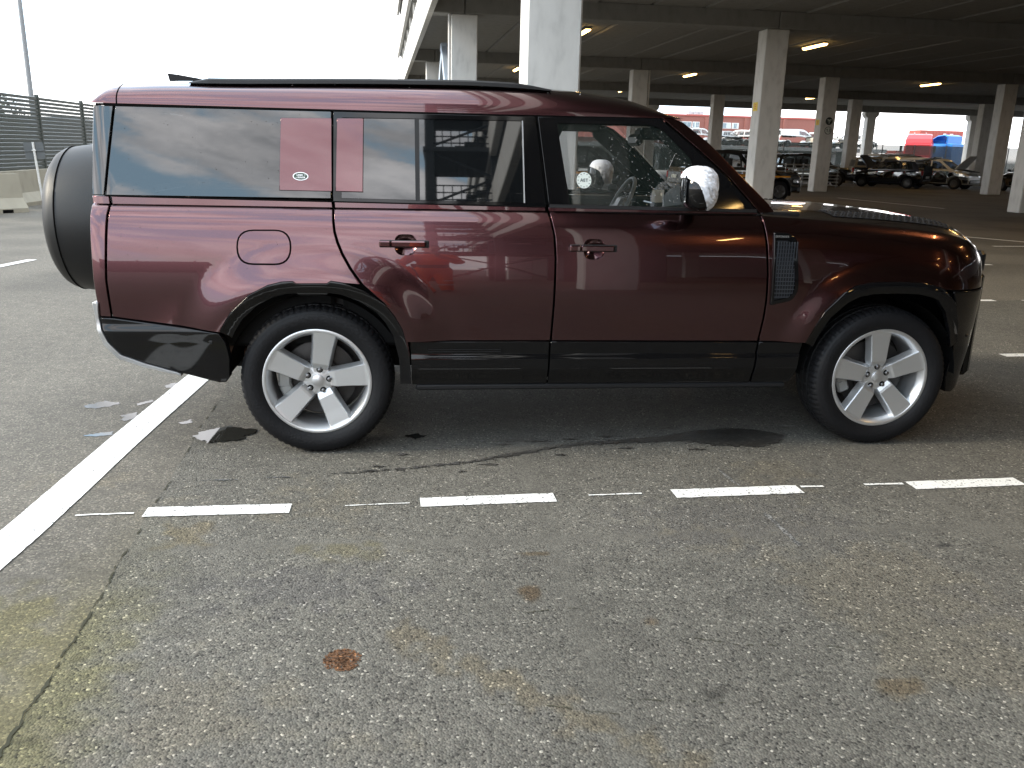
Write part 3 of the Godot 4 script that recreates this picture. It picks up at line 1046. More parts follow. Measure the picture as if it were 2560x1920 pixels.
func jersey(length: float) -> ArrayMesh:
	var half := [Vector2(0.30, 0.0), Vector2(0.30, 0.09), Vector2(0.27, 0.13), Vector2(0.14, 0.30), Vector2(0.085, 0.72), Vector2(0.075, 0.80)]
	var poly := PackedVector2Array()
	for p in half:
		poly.append(p)
	for i in range(half.size() - 1, -1, -1):
		poly.append(Vector2(-half[i].x, half[i].y))
	var b := MB.new()
	b.prism(poly, Transform3D.IDENTITY, -length / 2, length / 2)
	return b.mesh()


func make_left_side() -> void:
	var mesh := jersey(2.0)
	var notch := bxm(Vector3(0.62, 0.07, 0.22), 0.0, Vector3(0, 0.036, 0))
	var a := thing("concrete_barrier", "weathered pale concrete road barrier standing clear of the slatted fence", "barrier", Vector3(-8.62, 0.0, -14.9), 2.5, "concrete road barriers")
	part(a, "block", mesh, M.barrier_concrete)
	for z in [-0.55, 0.55]:
		part(a, "lifting_slot", notch, M.gap, Transform3D(Basis.IDENTITY.scaled(Vector3(1.004, 1, 1)), Vector3(0, -0.002, z)))
	for i in 9:
		var o := thing("concrete_barrier", "dark concrete barrier block under the slatted fence", "barrier", Vector3(-8.78 - 0.02 * i, 0, -17.3 - 2.04 * i), -0.01, "concrete road barriers")
		part(o, "block", mesh, M.barrier_concrete)
	# slatted screen fence on the barrier line
	var f := thing("slatted_fence", "tall dark green fence of horizontal slats behind the barriers", "fence", Vector3(-9.15, 0, -14.0), -0.01)
	var post := bxm(Vector3(0.09, 2.62, 0.09), 0.01, Vector3(0, 1.31, 0))
	var span := 2.95
	var slat := MB.new()
	# a blade with a toothed lower edge
	for k in 58:
		var z0 := -span / 2 + 0.045 + k * 0.0493
		var z1 := z0 + 0.0493
		slat.fquad(Vector3(-0.03, 0.032, z0), Vector3(0.03, 0.016, z0), Vector3(0.03, 0.016, z1), Vector3(-0.03, 0.032, z1), Vector3(0.3, 1, 0))
		slat.fquad(Vector3(0.03, 0.016, z0), Vector3(0.034, -0.048, z0), Vector3(0.034, -0.048, z1), Vector3(0.03, 0.016, z1), Vector3(1, 0, 0))
		slat.fquad(Vector3(0.034, -0.048, z0), Vector3(0.02, -0.066, z0 + 0.004), Vector3(0.02, -0.066, z0 + 0.022), Vector3(0.034, -0.048, z0 + 0.03), Vector3(1, 0, 0))
	var slat_mesh := slat.mesh()
	for i in 10:
		part(f, "post", post, M.fence_slat, Transform3D(Basis.IDENTITY, Vector3(0, 0, -span * i)))
		if i == 9:
			continue
		for k in 19:
			part(f, "slat", slat_mesh, M.fence_slat, Transform3D(Basis.IDENTITY, Vector3(0.0, 0.84 + 0.094 * k, -span * (i + 0.5))))
	# lamp pole far behind
	var p := thing("lamp_pole", "tall thin grey lighting pole rising behind the slatted fence", "pole", Vector3(-14.5, 0, -33.0))
	var b := MB.new()
	b.lathe([Vector2(0.11, 0.0), Vector2(0.10, 3.0), Vector2(0.045, 14.0), Vector2(0.0, 14.0)], 12, Transform3D(Basis(Vector3.RIGHT, -PI / 2), Vector3.ZERO))
	part(p, "shaft", b.mesh(), M.pole_grey)
	part(p, "base_plate", bxm(Vector3(0.4, 0.03, 0.4), 0.005, Vector3(0, 0.015, 0)), M.galvanised)
	# the back of a road sign
	var s := thing("road_sign", "square road sign seen from behind on a white post", "sign", Vector3(-8.02, 0, -16.9), 0.25)
	var lean := Basis(Vector3(0, 0, 1), 0.05)
	b = MB.new()
	b.tube([Vector3(0, 0, 0), lean * Vector3(0, 1.46, 0)], 0.026, 8)
	part(s, "post", b.mesh(), M.road_paint)
	b = MB.new()
	b.prism(pv([[-0.20, -0.18, 0.04], [0.20, -0.18, 0.04], [0.20, 0.20, 0.04], [-0.20, 0.20, 0.04]]), Transform3D(lean, lean * Vector3(0, 1.26, -0.03)), -0.006, 0.0)
	part(s, "plate", b.mesh(), M.sign_back)
	part(s, "clamp", bxm(Vector3(0.36, 0.03, 0.02), 0.004, lean * Vector3(0, 1.27, -0.018), lean), M.sign_back)
	part(s, "clamp", bxm(Vector3(0.09, 0.025, 0.03), 0.004, lean * Vector3(0, 1.28, 0.022), lean), M.road_paint)
	# what stands behind the slats: trailers and shrubs
	for e in [[-16.5, -26.0, 2.5, 2.7, 6.5, "dark grey box trailer behind the slatted fence, beside the lighting pole"], [-13.4, -31.5, 2.4, 2.3, 5.0, "low dark box trailer behind the far end of the slatted fence"], [-18.5, -15.5, 2.6, 2.5, 7.0, "dark grey box trailer behind the near end of the slatted fence"]]:
		var o := thing("box_trailer", e[5], "trailer", Vector3(e[0], 0, e[1]), 0.1, "box trailers behind the fence")
		part(o, "box", bxm(Vector3(e[2], e[3] - 0.9, e[4]), 0.03, Vector3(0, 0.9 + (e[3] - 0.9) / 2, 0)), M.container_grey)
		part(o, "chassis", bxm(Vector3(e[2] * 0.5, 0.25, e[4] * 0.95), 0.01, Vector3(0, 0.76, 0)), M.dark_steel)
		for z in [-0.35, -0.2, 0.3]:
			for x in [-1, 1]:
				var wl := MB.new()
				wl.lathe([Vector2(0.0, 0.12), Vector2(0.25, 0.12), Vector2(0.46, 0.10), Vector2(0.5, 0.05), Vector2(0.5, -0.1)], 18, Transform3D(Basis(Vector3.UP, PI / 2 * x), Vector3(x * (e[2] / 2 - 0.15), 0.5, z * e[4])))
				part(o, "wheel", wl.mesh(), M.rubber)
	for e in [[-12.2, -24.6, 2.9, 1.1, "leafy shrub behind the slatted fence next to the pole"], [-12.4, -37.0, 3.3, 1.5, "dense shrub behind the far end of the slatted fence"], [-11.6, -17.4, 2.6, 0.9, "small shrub behind the near end of the slatted fence"]]:
		shrub(Vector3(e[0], 0, e[1]), e[2], e[3], e[4])


func shrub(at: Vector3, high: float, r: float, label: String) -> void:
	var o := thing("shrub", label, "shrub", at, 0.0, "shrubs behind the fence")
	var b := MB.new()
	for k in 5:
		var a := TAU * k / 5.0 + at.x
		b.tube([Vector3(0.05 * cos(a), 0, 0.05 * sin(a)), Vector3(0.3 * r * cos(a), high * 0.4, 0.3 * r * sin(a)), Vector3(0.6 * r * cos(a), high * 0.8, 0.6 * r * sin(a))], 0.02, 5)
	part(o, "stem", b.mesh(), M.bark)
	var c := MB.new()
	for k in 1300:
		var d := Vector3(rng.randfn(), rng.randfn(), rng.randfn()).normalized()
		var q := pow(rng.randf(), 0.4)
		var p := Vector3(d.x * r * q, high * 0.55 + d.y * high * 0.45 * q, d.z * r * q) + Vector3(sin(k * 0.7) * 0.1, 0, cos(k * 1.3) * 0.1)
		var s := rng.randf_range(0.05, 0.1)
		var x := Vector3(rng.randfn(), rng.randfn(), rng.randfn()).normalized() * s
		var y := x.cross(Vector3(rng.randfn(), rng.randfn(), rng.randfn())).normalized() * s * 0.5
		c.fquad(p - x, p - y, p + x, p + y, d)
	part(o, "foliage", c.mesh(), M.leaf)


# ---------------------------------------------------------------- the long red off-roader
# x forward, y up, z towards the photographer; the near flank lies about z = 0, the middle of the car at z = -1

const HUB := 0.385
const BASE := 3.022
const T_SIDE := [Vector2(0.20, -0.16), Vector2(0.30, -0.10), Vector2(0.42, -0.052), Vector2(0.60, -0.020), Vector2(0.75, -0.005), Vector2(0.87, 0.0), Vector2(0.96, -0.004), Vector2(1.05, -0.012), Vector2(1.12, -0.022), Vector2(1.18, -0.038), Vector2(1.215, -0.056), Vector2(1.24, -0.080), Vector2(1.252, -0.098), Vector2(1.30, -0.20)]
const T_TOP := [Vector2(2.2, 1.247), Vector2(2.45, 1.236), Vector2(2.8, 1.215), Vector2(3.1, 1.190), Vector2(3.35, 1.158), Vector2(3.52, 1.118), Vector2(3.65, 1.060), Vector2(3.76, 0.98)]
const T_CROWN := [Vector2(2.2, 1.272), Vector2(2.8, 1.266), Vector2(3.2, 1.255), Vector2(3.45, 1.225), Vector2(3.60, 1.178), Vector2(3.70, 1.12), Vector2(3.76, 1.02)]
const T_ROOF := [Vector2(-1.03, 1.73), Vector2(-1.015, 1.762), Vector2(-0.99, 1.800), Vector2(-0.965, 1.820), Vector2(-0.94, 1.830), Vector2(-0.86, 1.838), Vector2(-0.3, 1.858), Vector2(0.4, 1.878), Vector2(0.9, 1.882), Vector2(1.2, 1.870), Vector2(1.45, 1.849), Vector2(1.61, 1.825), Vector2(1.74, 1.782), Vector2(1.86, 1.728)]


func top_y(x: float) -> float:
	return hermite(T_TOP, x) if x > 2.2 else 1.247


func plan(x: float) -> float:
	var z := -0.006 * pow((x - 1.3) / 1.8, 2.0)
	if x < -0.94:
		var d := minf(-0.94 - x, 0.098)
		z -= 0.25 - sqrt(0.0625 - d * d)
	if x > 3.22:
		var s := minf((x - 3.22) / 0.55, 0.985)
		z -= 0.52 * (1.0 - sqrt(1.0 - s * s))
	return z


func haunch(x: float, y: float, cx: float, high: float, r0: float, r1: float) -> float:
	var dx := absf(x - cx)
	var dy := absf(y - 0.376)
	var r := pow(pow(dx, 2.4) + pow(dy, 2.4), 1.0 / 2.4)
	return high * (1.0 - smoothstep(r0, r1, r))


func flank(x: float, y: float) -> float:
	var lift := (1.247 - top_y(x)) * smoothstep(0.78, 1.08, y)
	return hermite(T_SIDE, y + lift) + plan(x) + haunch(x, y, 0.0, 0.040, 0.50, 0.72) + haunch(x, y, BASE, 0.034, 0.50, 0.66)


func house(x: float, y: float) -> float:
	var z := -0.100 - 0.21 * (y - 1.285) + 0.0035 * (1.0 - pow((y - 1.495) / 0.21, 2.0)) + plan(minf(x, 3.0))
	if x > 1.72:
		# the pillar turns in towards the windscreen
		var e := (x - 1.72) - (1.722 - y) * 1.10
		z -= 0.9 * pow(maxf(0.0, e), 2.0)
	return z


func belt(x: float) -> float:
	return 1.2875 - 0.008 * (x + 1.0)


func arch_out(cx: float, front: bool) -> Array:
	# outline of the black flare against the paint, from the rear foot over the top to the front foot
	if front:
		return [[-0.47, 0.215], [-0.44, 0.29], [-0.388, 0.393], [-0.298, 0.487], [-0.237, 0.523], [-0.15, 0.541], [0.0, 0.546], [0.14, 0.541], [0.22, 0.525], [0.273, 0.505], [0.35, 0.43], [0.42, 0.30], [0.45, 0.2]].map(func(p): return Vector2(cx + p[0], 0.376 + p[1]))
	return [[-0.452, 0.276], [-0.444, 0.295], [-0.395, 0.375], [-0.301, 0.463], [-0.21, 0.510], [-0.144, 0.527], [-0.092, 0.530], [-0.076, 0.519], [0.072, 0.521], [0.09, 0.533], [0.154, 0.523], [0.25, 0.487], [0.344, 0.425], [0.395, 0.36], [0.433, 0.291], [0.467, 0.150], [0.472, 0.003]].map(func(p): return Vector2(cx + p[0], 0.376 + p[1]))


func arr(pts: Array) -> PackedVector2Array:
	var o := PackedVector2Array()
	for p in pts:
		o.append(p if p is Vector2 else Vector2(p[0], p[1]))
	return o


func shifted(f: Callable, d: float) -> Callable:
	return func(x: float, y: float) -> float: return f.call(x, y) + d


func both(root: Node3D, called: String, mesh: Mesh, material: Material, sub := []) -> void:
	# the part on the near flank and its mirror image on the far one
	for s in 2:
		var o := part(root, called, mesh, material, Transform3D.IDENTITY if s == 0 else Transform3D(Basis.from_scale(Vector3(1, 1, -1)), Vector3(0, 0, -2)))
		for e in sub:
			part(o, e[0], e[1], e[2], e[3] if e.size() > 3 else Transform3D.IDENTITY)


func make_suv() -> void:
	var t := thing("off_roader", "long dark red off-road car with silver five-spoke wheels and rear spare wheel", "car", Vector3.ZERO)
	var paint: Material = M.paint
	var black: Material = M.gloss_black
	# ---- flank panels
	var A := arch_out(0.0, false)
	var rear_arch_l := A.slice(0, 11)
	rear_arch_l.reverse()
	var flap := pv([[-0.352, 0.985, 0.075], [-0.104, 0.987, 0.075], [-0.101, 1.142, 0.075], [-0.348, 1.139, 0.075]])
	var flap_hole := pv([[-0.358, 0.979, 0.08], [-0.098, 0.981, 0.08], [-0.095, 1.148, 0.08], [-0.354, 1.145, 0.08]])
	var quarter := PackedVector2Array([Vector2(-0.937, 1.245), Vector2(0.097, 1.245), Vector2(0.100, 1.189), Vector2(0.105, 1.140), Vector2(0.118, 1.090), Vector2(0.140, 1.035), Vector2(0.180, 0.965), Vector2(0.232, 0.893)])
	quarter.append_array(arr(rear_arch_l))
	quarter.append_array(PackedVector2Array([Vector2(-0.456, 0.652), Vector2(-0.955, 0.722), Vector2(-0.962, 0.905)]))
	both(t, "rear_quarter_panel", panel(quarter, flank, 0.028, [flap_hole]), paint, [["fuel_flap", panel(flap, flank, 0.03), paint], ["flap_gap", panel(flap_hole, shifted(flank, -0.012), 0.06, [], 0.001, 0.001), M.gap]])
	both(t, "tailgate_corner", panel(arr([[-1.028, 1.245], [-0.947, 1.245], [-0.971, 0.905], [-0.964, 0.722], [-1.02, 0.722], [-1.03, 0.9]]), flank, 0.012), paint)
	# doors
	var cup := func(cx: float, cy: float) -> PackedVector2Array: return pv([[cx - 0.055, cy - 0.052, 0.045], [cx + 0.05, cy - 0.052, 0.045], [cx + 0.055, cy + 0.05, 0.04], [cx - 0.055, cy + 0.05, 0.04]])
	var rd := PackedVector2Array([Vector2(1.160, 1.245), Vector2(0.106, 1.245), Vector2(0.109, 1.189), Vector2(0.114, 1.142), Vector2(0.127, 1.093), Vector2(0.149, 1.039), Vector2(0.189, 0.969), Vector2(0.243, 0.895)])
	rd.append_array(arr(A.slice(12, 16)))
	rd.append_array(PackedVector2Array([Vector2(0.458, 0.601), Vector2(1.184, 0.601), Vector2(1.191, 0.80), Vector2(1.193, 1.022), Vector2(1.184, 1.14)]))
	var rear_cup: PackedVector2Array = cup.call(0.452, 1.083)
	door(t, "rear_door", rd, rear_cup, Vector2(0.445, 1.088), paint)
	var fd := arr([[1.170, 1.245], [1.195, 1.13], [1.203, 1.022], [1.201, 0.80], [1.194, 0.601], [2.298, 0.596], [2.310, 0.72], [2.313, 0.816], [2.308, 0.95], [2.293, 1.10], [2.268, 1.245]])
	var front_cup: PackedVector2Array = cup.call(1.393, 1.072)
	door(t, "front_door", fd, front_cup, Vector2(1.386, 1.077), paint)
	# belt mouldings above the shoulder
	for e in [[-1.03, -0.947, "belt_moulding"], [-0.937, 0.097, "belt_moulding"], [0.107, 1.152, "belt_moulding"], [1.166, 2.262, "belt_moulding"]]:
		both(t, e[2], panel(arr([[e[0], 1.249], [e[1], 1.249], [e[1] - 0.003, belt(e[1]) - 0.001], [e[0], belt(e[0]) - 0.001]]), func(x: float, y: float) -> float: return -0.100 + plan(x) - 0.06 * (y - 1.249), 0.05, [], 0.003, 0.015), paint)
	# front wing
	var B := arch_out(BASE, true)
	var fw := PackedVector2Array([Vector2(2.278, 1.242), Vector2(2.303, 1.10), Vector2(2.318, 0.95), Vector2(2.323, 0.816), Vector2(2.320, 0.72), Vector2(2.308, 0.596)])
	fw.append_array(arr(B.slice(0, 10)))
	fw.append_array(PackedVector2Array([Vector2(3.36, 0.875), Vector2(3.50, 0.868), Vector2(3.755, 0.86)]))
	for x in [3.755, 3.70, 3.65, 3.58, 3.5, 3.4, 3.2, 3.0, 2.8, 2.6, 2.45]:
		fw.append(Vector2(x, top_y(x)))
	both(t, "front_wing", panel(fw, flank, 0.025), paint)
	# vent in the wing
	var vent := pv([[2.330, 1.166, 0.01], [2.412, 1.162, 0.02], [2.455, 1.135, 0.02], [2.482, 0.868, 0.03], [2.450, 0.818, 0.02], [2.338, 0.792, 0.01]])
	var vent_in := pv([[2.342, 1.130, 0.01], [2.405, 1.127, 0.015], [2.435, 1.11, 0.02], [2.458, 0.872, 0.02], [2.436, 0.838, 0.02], [2.350, 0.815, 0.01]])
	var vm := MB.new()
	for i in 8:
		var x := 2.352 + i * 0.0145
		vm.box(Vector3(x, 0.975, flank(x, 0.975) + 0.004), Vector3(0.004, 0.29, 0.008))
	for i in 15:
		var y := 0.835 + i * 0.0205
		vm.box(Vector3(2.402, y, flank(2.40, y) + 0.004), Vector3(0.112 - 0.0, 0.004, 0.008))
	both(t, "wing_vent", panel(vent, shifted(flank, 0.014), 0.03, [vent_in], 0.004, 0.02), black, [["vent_backing", panel(vent_in, shifted(flank, 0.002), 0.05, [], 0.001, 0.002), M.satin_black], ["vent_grid", vm.mesh(), M.vent_mesh], ["lettering", text_mesh("DEFENDER", 0.011, 0.001), M.bumper_silver, Transform3D(Basis.IDENTITY, Vector3(2.372, 1.146, flank(2.37, 1.146) + 0.0155))]])
	# ---- black lower cladding
	var sill := func(x: float, y: float) -> float:
		var z := flank(x, maxf(y, 0.5)) - haunch(x, maxf(y, 0.5), 0.0, 0.040, 0.50, 0.72) - haunch(x, maxf(y, 0.5), BASE, 0.034, 0.50, 0.66) + 0.012
		z += 0.016 * smoothstep(0.535, 0.515, y) - 0.03 * smoothstep(0.47, 0.36, y)
		return z
	both(t, "door_cladding", panel(arr([[0.468, 0.597], [1.181, 0.597], [1.176, 0.368], [0.478, 0.366]]), sill, 0.02), black)
	both(t, "door_cladding", panel(arr([[1.189, 0.597], [2.296, 0.592], [2.288, 0.45], [2.282, 0.366], [1.184, 0.368]]), sill, 0.02), black)
	both(t, "wing_cladding", panel(arr([[2.306, 0.592], [2.548, 0.590], [2.535, 0.50], [2.53, 0.42], [2.50, 0.366], [2.292, 0.366], [2.298, 0.45]]), sill, 0.02), black)
	var groove := MB.new()
	for e in [[0.56, 0.93, 0.556], [0.56, 0.93, 0.545]]:
		groove.box(Vector3((e[0] + e[1]) / 2, e[2], sill.call(0.7, e[2]) + 0.0005), Vector3(e[1] - e[0], 0.003, 0.004))
	both(t, "cladding_groove", groove.mesh(), M.satin_black)
	var step := MB.new()
	step.box(Vector3(1.49, 0.350, -0.085), Vector3(1.99, 0.030, 0.10), 0.008)
	both(t, "sill_bar", step.mesh(), M.satin_black)
	# ---- wheel arch flares
	for e in [[0.0, A, 0.040], [BASE, B, 0.034]]:
		var outer: Array = e[1]
		var inner := []
		for p in outer:
			inner.append(Vector2(e[0], 0.376) + (p - Vector2(e[0], 0.376)) * 0.885)
		inner.reverse()
		var poly := arr(outer)
		poly.append_array(arr(inner))
		var f := func(x: float, y: float) -> float:
			var r := pow(pow(absf(x - e[0]), 2.4) + pow(absf(y - 0.376), 2.4), 1.0 / 2.4)
			return flank(x, maxf(y, 0.62)) + 0.008 - 0.030 * smoothstep(0.53, 0.455, r)
		both(t, "wheel_arch_flare", panel(poly, f, 0.02, [], 0.003, 0.03), black)
		# inner liner
		var lm := MB.new()
		for k in 22:
			var a0 := deg_to_rad(3.0 + 174.0 * k / 22.0)
			var a1 := deg_to_rad(3.0 + 174.0 * (k + 1) / 22.0)
			var p0 := Vector3(e[0] + 0.45 * cos(a0), 0.376 + 0.45 * sin(a0), -0.06)
			var p1 := Vector3(e[0] + 0.45 * cos(a1), 0.376 + 0.45 * sin(a1), -0.06)
			lm.fquad(p0, p1, p1 + Vector3(0, 0, -0.5), p0 + Vector3(0, 0, -0.5), Vector3(-cos(a0), -sin(a0), 0))
			lm.ftri(p0 + Vector3(0, 0, -0.5), p1 + Vector3(0, 0, -0.5), Vector3(e[0], 0.4, -0.52), Vector3.BACK)
		both(t, "wheel_arch_liner", lm.mesh(), M.liner)
	# ---- bumpers
	var rb := func(x: float, y: float) -> float: return flank(x, maxf(y, 0.60)) - 0.75 * haunch(x, maxf(y, 0.60), 0.0, 0.040, 0.50, 0.72) + 0.010 + 0.014 * smoothstep(0.70, 0.64, y) - 0.14 * pow(maxf(0.0, 0.60 - y), 1.25)
	both(t, "rear_bumper", panel(arr([[-1.02, 0.717], [-0.955, 0.716], [-0.458, 0.646], [-0.430, 0.60], [-0.418, 0.52], [-0.425, 0.42], [-0.445, 0.392], [-0.48, 0.390], [-0.66, 0.440], [-0.824, 0.492], [-0.93, 0.536], [-0.985, 0.60], [-1.01, 0.66]]), rb, 0.016, [], 0.006, 0.05), black, [["parking_sensor", bxm(Vector3(0.018, 0.018, 0.006), 0.003, Vector3(-0.50, 0.60, rb.call(-0.50, 0.60) + 0.001)), M.satin_black]])
	both(t, "rear_skid_plate", panel(arr([[-1.018, 0.79], [-1.022, 0.72], [-1.013, 0.66], [-0.988, 0.598], [-0.932, 0.533], [-0.824, 0.489], [-0.66, 0.437], [-0.66, 0.424], [-0.832, 0.470], [-0.95, 0.516], [-1.012, 0.586], [-1.037, 0.66], [-1.045, 0.79]]), shifted(rb, 0.003), 0.02, [], 0.003, 0.12), M.bumper_silver)
	var hook := MB.new()
	var hp := []
	for k in 14:
		hp.append(Vector3(-1.075 + 0.04 * cos(TAU * k / 14.0), 0.738, -0.36 + 0.035 * sin(TAU * k / 14.0)))
	hook.tube(hp, 0.010, 8, true)
	hook.tube([Vector3(-1.04, 0.738, -0.36), Vector3(-0.95, 0.738, -0.36)], 0.012, 8)
	part(t, "towing_eye", hook.mesh(), M.satin_black)
	var ex := MB.new()
	ex.tube([Vector3(-0.78, 0.455, -0.42), Vector3(-0.66, 0.455, -0.42)], 0.038, 14)
	ex.tube([Vector3(-0.72, 0.43, -0.55), Vector3(-0.40, 0.43, -0.55)], 0.05, 14)
	part(t, "exhaust", ex.mesh(), M.rust_metal)
	var fb := func(x: float, y: float) -> float: return flank(x, maxf(y, 0.55)) - haunch(x, maxf(y, 0.55), BASE, 0.034, 0.50, 0.66) + 0.008 - 0.25 * pow(maxf(0.0, 0.55 - y), 1.2)
	both(t, "front_bumper", panel(arr([[3.365, 0.868], [3.50, 0.862], [3.758, 0.855], [3.76, 0.60], [3.755, 0.46], [3.735, 0.36], [3.68, 0.275], [3.58, 0.25], [3.50, 0.27], [3.465, 0.36], [3.462, 0.50], [3.445, 0.64], [3.41, 0.76]]), fb, 0.018, [], 0.006, 0.05), black, [["parking_sensor", bxm(Vector3(0.018, 0.018, 0.006), 0.003, Vector3(3.56, 0.60, fb.call(3.56, 0.60) + 0.001)), M.satin_black]])
	var nose := MB.new()
	nose.box(Vector3(3.735, 0.62, -1.0), Vector3(0.09, 0.62, 1.32), 0.03)
	part(t, "front_fascia", nose.mesh(), black)
	var grille := MB.new()
	grille.box(Vector3(3.755, 0.98, -1.0), Vector3(0.06, 0.13, 1.25), 0.02)
	part(t, "grille", grille.mesh(), M.satin_black)
	for s in [-0.46, -1.54]:
		var hl := MB.new()
		hl.lathe([Vector2(0.0, 0.03), Vector2(0.05, 0.028), Vector2(0.085, 0.01), Vector2(0.09, -0.05)], 24, Transform3D(Basis(Vector3.UP, PI / 2), Vector3(3.73, 0.96, s)))
		part(t, "headlight", hl.mesh(), M.clear_glass)
	# ---- bonnet
	both(t, "bonnet", bonnet_mesh(), paint, [["tread_plate", tread_plate(), M.satin_black]])
	# ---- greenhouse
	var rq := arr([[-0.908, 1.700], [0.098, 1.703], [0.091, 1.293], [-0.962, 1.291]])
	both(t, "rear_side_glass", panel(rq, house, 0.05, [], 0.003, 0.012), M.tinted_glass)
	both(t, "rear_corner_glass", panel(arr([[-1.010, 1.700], [-0.918, 1.700], [-0.972, 1.291], [-1.03, 1.291]]), house, 0.015, [], 0.003, 0.012), M.tinted_glass)
	for e in [[-0.155, 0.097, 1.667, 1.672], [0.113, 0.246, 1.672, 1.675]]:
		var sub := []
		if e[0] < 0.0:
			sub = badge()
		both(t, "gloss_side_panel", panel(pv([[e[0], 1.328], [e[1], 1.327], [e[1] + (0.007 if e[0] > 0 else 0.003), e[3]], [e[0] + 0.012, e[2]]]), shifted(house, 0.007), 0.04, [], 0.003, 0.012), M.paint, sub)
	var ga := arr([[0.150, 1.676], [0.500, 1.680], [0.502, 1.293], [0.140, 1.296]])
	var gb := arr([[0.520, 1.680], [1.028, 1.684], [1.040, 1.289], [0.522, 1.293]])
	both(t, "rear_window_frame", panel(arr([[0.107, 1.703], [1.098, 1.706], [1.153, belt(1.15)], [0.100, belt(0.1)]]), shifted(house, 0.002), 0.04, [ga, gb], 0.003, 0.012), black, [["fixed_pane", panel(ga, shifted(house, -0.004), 0.05, [], 0.001, 0.003), M.tinted_glass], ["window_pane", panel(gb, shifted(house, -0.004), 0.05, [], 0.001, 0.003), M.tinted_glass], ["divider_bar", bar_on(house, Vector2(0.510, 1.682), Vector2(0.512, 1.290), 0.022, 0.005), M.satin_black], ["edge_trim", bar_on(house, Vector2(1.032, 1.684), Vector2(1.043, 1.289), 0.006, 0.004), M.bumper_silver]])
	var gf := pv([[1.206, 1.677, 0.01], [1.685, 1.682, 0.06], [1.748, 1.660, 0.05], [1.905, 1.515, 0.02], [1.893, 1.278], [1.274, 1.285]])
	both(t, "front_window_frame", panel(arr([[1.110, 1.706], [1.733, 1.716], [2.095, 1.432], [2.262, 1.262], [1.168, belt(1.17)]]), shifted(house, 0.002), 0.04, [gf], 0.003, 0.012), black, [["window_pane", panel(gf, shifted(house, -0.004), 0.05, [], 0.001, 0.003), M.door_glass]])
	both(t, "front_pillar", panel(arr([[1.742, 1.722], [1.795, 1.722], [1.865, 1.695], [2.00, 1.600], [2.16, 1.455], [2.33, 1.300], [2.36, 1.262], [2.275, 1.258], [2.102, 1.438], [1.93, 1.577]]), house, 0.025), paint)
	# window line seals
	both(t, "belt_seal", bar_on(house, Vector2(-0.965, 1.2895), Vector2(1.155, belt(1.15) + 0.001), 0.004, 0.003), M.gap)
	both(t, "belt_seal", bar_on(house, Vector2(1.17, belt(1.17) + 0.006), Vector2(2.255, 1.268), 0.016, 0.005), M.satin_black)
	both(t, "roof_seal", bar_on(house, Vector2(-1.0, 1.7065), Vector2(1.738, 1.717), 0.011, 0.0), M.gap)
	# ---- roof
	part(t, "roof", roof_mesh(-0.897, 1.86, 60), paint)
	part(t, "tailgate_spoiler", roof_mesh(-1.028, -0.904, 14), paint)
	part(t, "roof_gap", bxm(Vector3(0.03, 0.05, 1.3), 0.0, Vector3(-0.90, 1.75, -1.0)), M.gap)
	for s in [-0.305, -1.695]:
		var rm := MB.new()
		var pr := []
		for k in 20:
			var x := lerpf(-0.585, 1.19, k / 19.0)
			var e := minf(1.0, minf((x + 0.585) / 0.05, (1.19 - x) / 0.17))
			pr.append([x, hermite(T_ROOF, x) - 0.028 + 0.019 * maxf(0.0, e)])
		for k in 19:
			var p: Array = pr[k]
			var p2: Array = pr[k + 1]
			for c in [[-0.02, 0.02, 1], [0.02, 0.02, 0]]:
				pass
			var y0 := hermite(T_ROOF, p[0]) - 0.034
			var y1 := hermite(T_ROOF, p2[0]) - 0.034
			rm.fquad(Vector3(p[0], y0, s + 0.022), Vector3(p2[0], y1, s + 0.022), Vector3(p2[0], p2[1] - 0.008, s + 0.020), Vector3(p[0], p[1] - 0.008, s + 0.020), Vector3(0, 0.1, 1))
			rm.fquad(Vector3(p[0], p[1] - 0.008, s + 0.020), Vector3(p2[0], p2[1] - 0.008, s + 0.020), Vector3(p2[0], p2[1], s + 0.010), Vector3(p[0], p[1], s + 0.010), Vector3(0, 1, 1))
			rm.fquad(Vector3(p[0], p[1], s + 0.010), Vector3(p2[0], p2[1], s + 0.010), Vector3(p2[0], p2[1], s - 0.012), Vector3(p[0], p[1], s - 0.012), Vector3(0, 1, 0))
			rm.fquad(Vector3(p[0], p[1], s - 0.012), Vector3(p2[0], p2[1], s - 0.012), Vector3(p2[0], y1, s - 0.022), Vector3(p[0], y0, s - 0.022), Vector3(0, 0.1, -1))
		part(t, "roof_rail", rm.mesh(), M.satin_black)
	var fin := MB.new()
	fin.prism(arr([[-0.845, 1.83], [-0.55, 1.83], [-0.58, 1.862], [-0.70, 1.888], [-0.80, 1.903], [-0.862, 1.909]]), Transform3D.IDENTITY, -1.025, -0.975)
	part(t, "roof_antenna", fin.mesh(), M.black_plastic)
	# ---- glass fore and aft, tailgate
	var ws := MB.new()
	for i in 8:
		var z0 := lerpf(-0.27, -1.73, i / 8.0)
		var z1 := lerpf(-0.27, -1.73, (i + 1) / 8.0)
		var b0 := 0.10 * (1.0 - pow((z0 + 1.0) / 0.73, 2.0))
		var b1 := 0.10 * (1.0 - pow((z1 + 1.0) / 0.73, 2.0))
		ws.fquad(Vector3(1.86 + b0 * 0.6, 1.722, z0), Vector3(1.86 + b1 * 0.6, 1.722, z1), Vector3(2.36 + b1, 1.265, z1), Vector3(2.36 + b0, 1.265, z0), Vector3(1, 1, 0))
	part(t, "windscreen", ws.mesh(), M.clear_glass)
	var cowl := MB.new()
	cowl.box(Vector3(2.42, 1.245, -1.0), Vector3(0.22, 0.03, 1.66), 0.01)
	part(t, "windscreen_cowl", cowl.mesh(), M.satin_black)
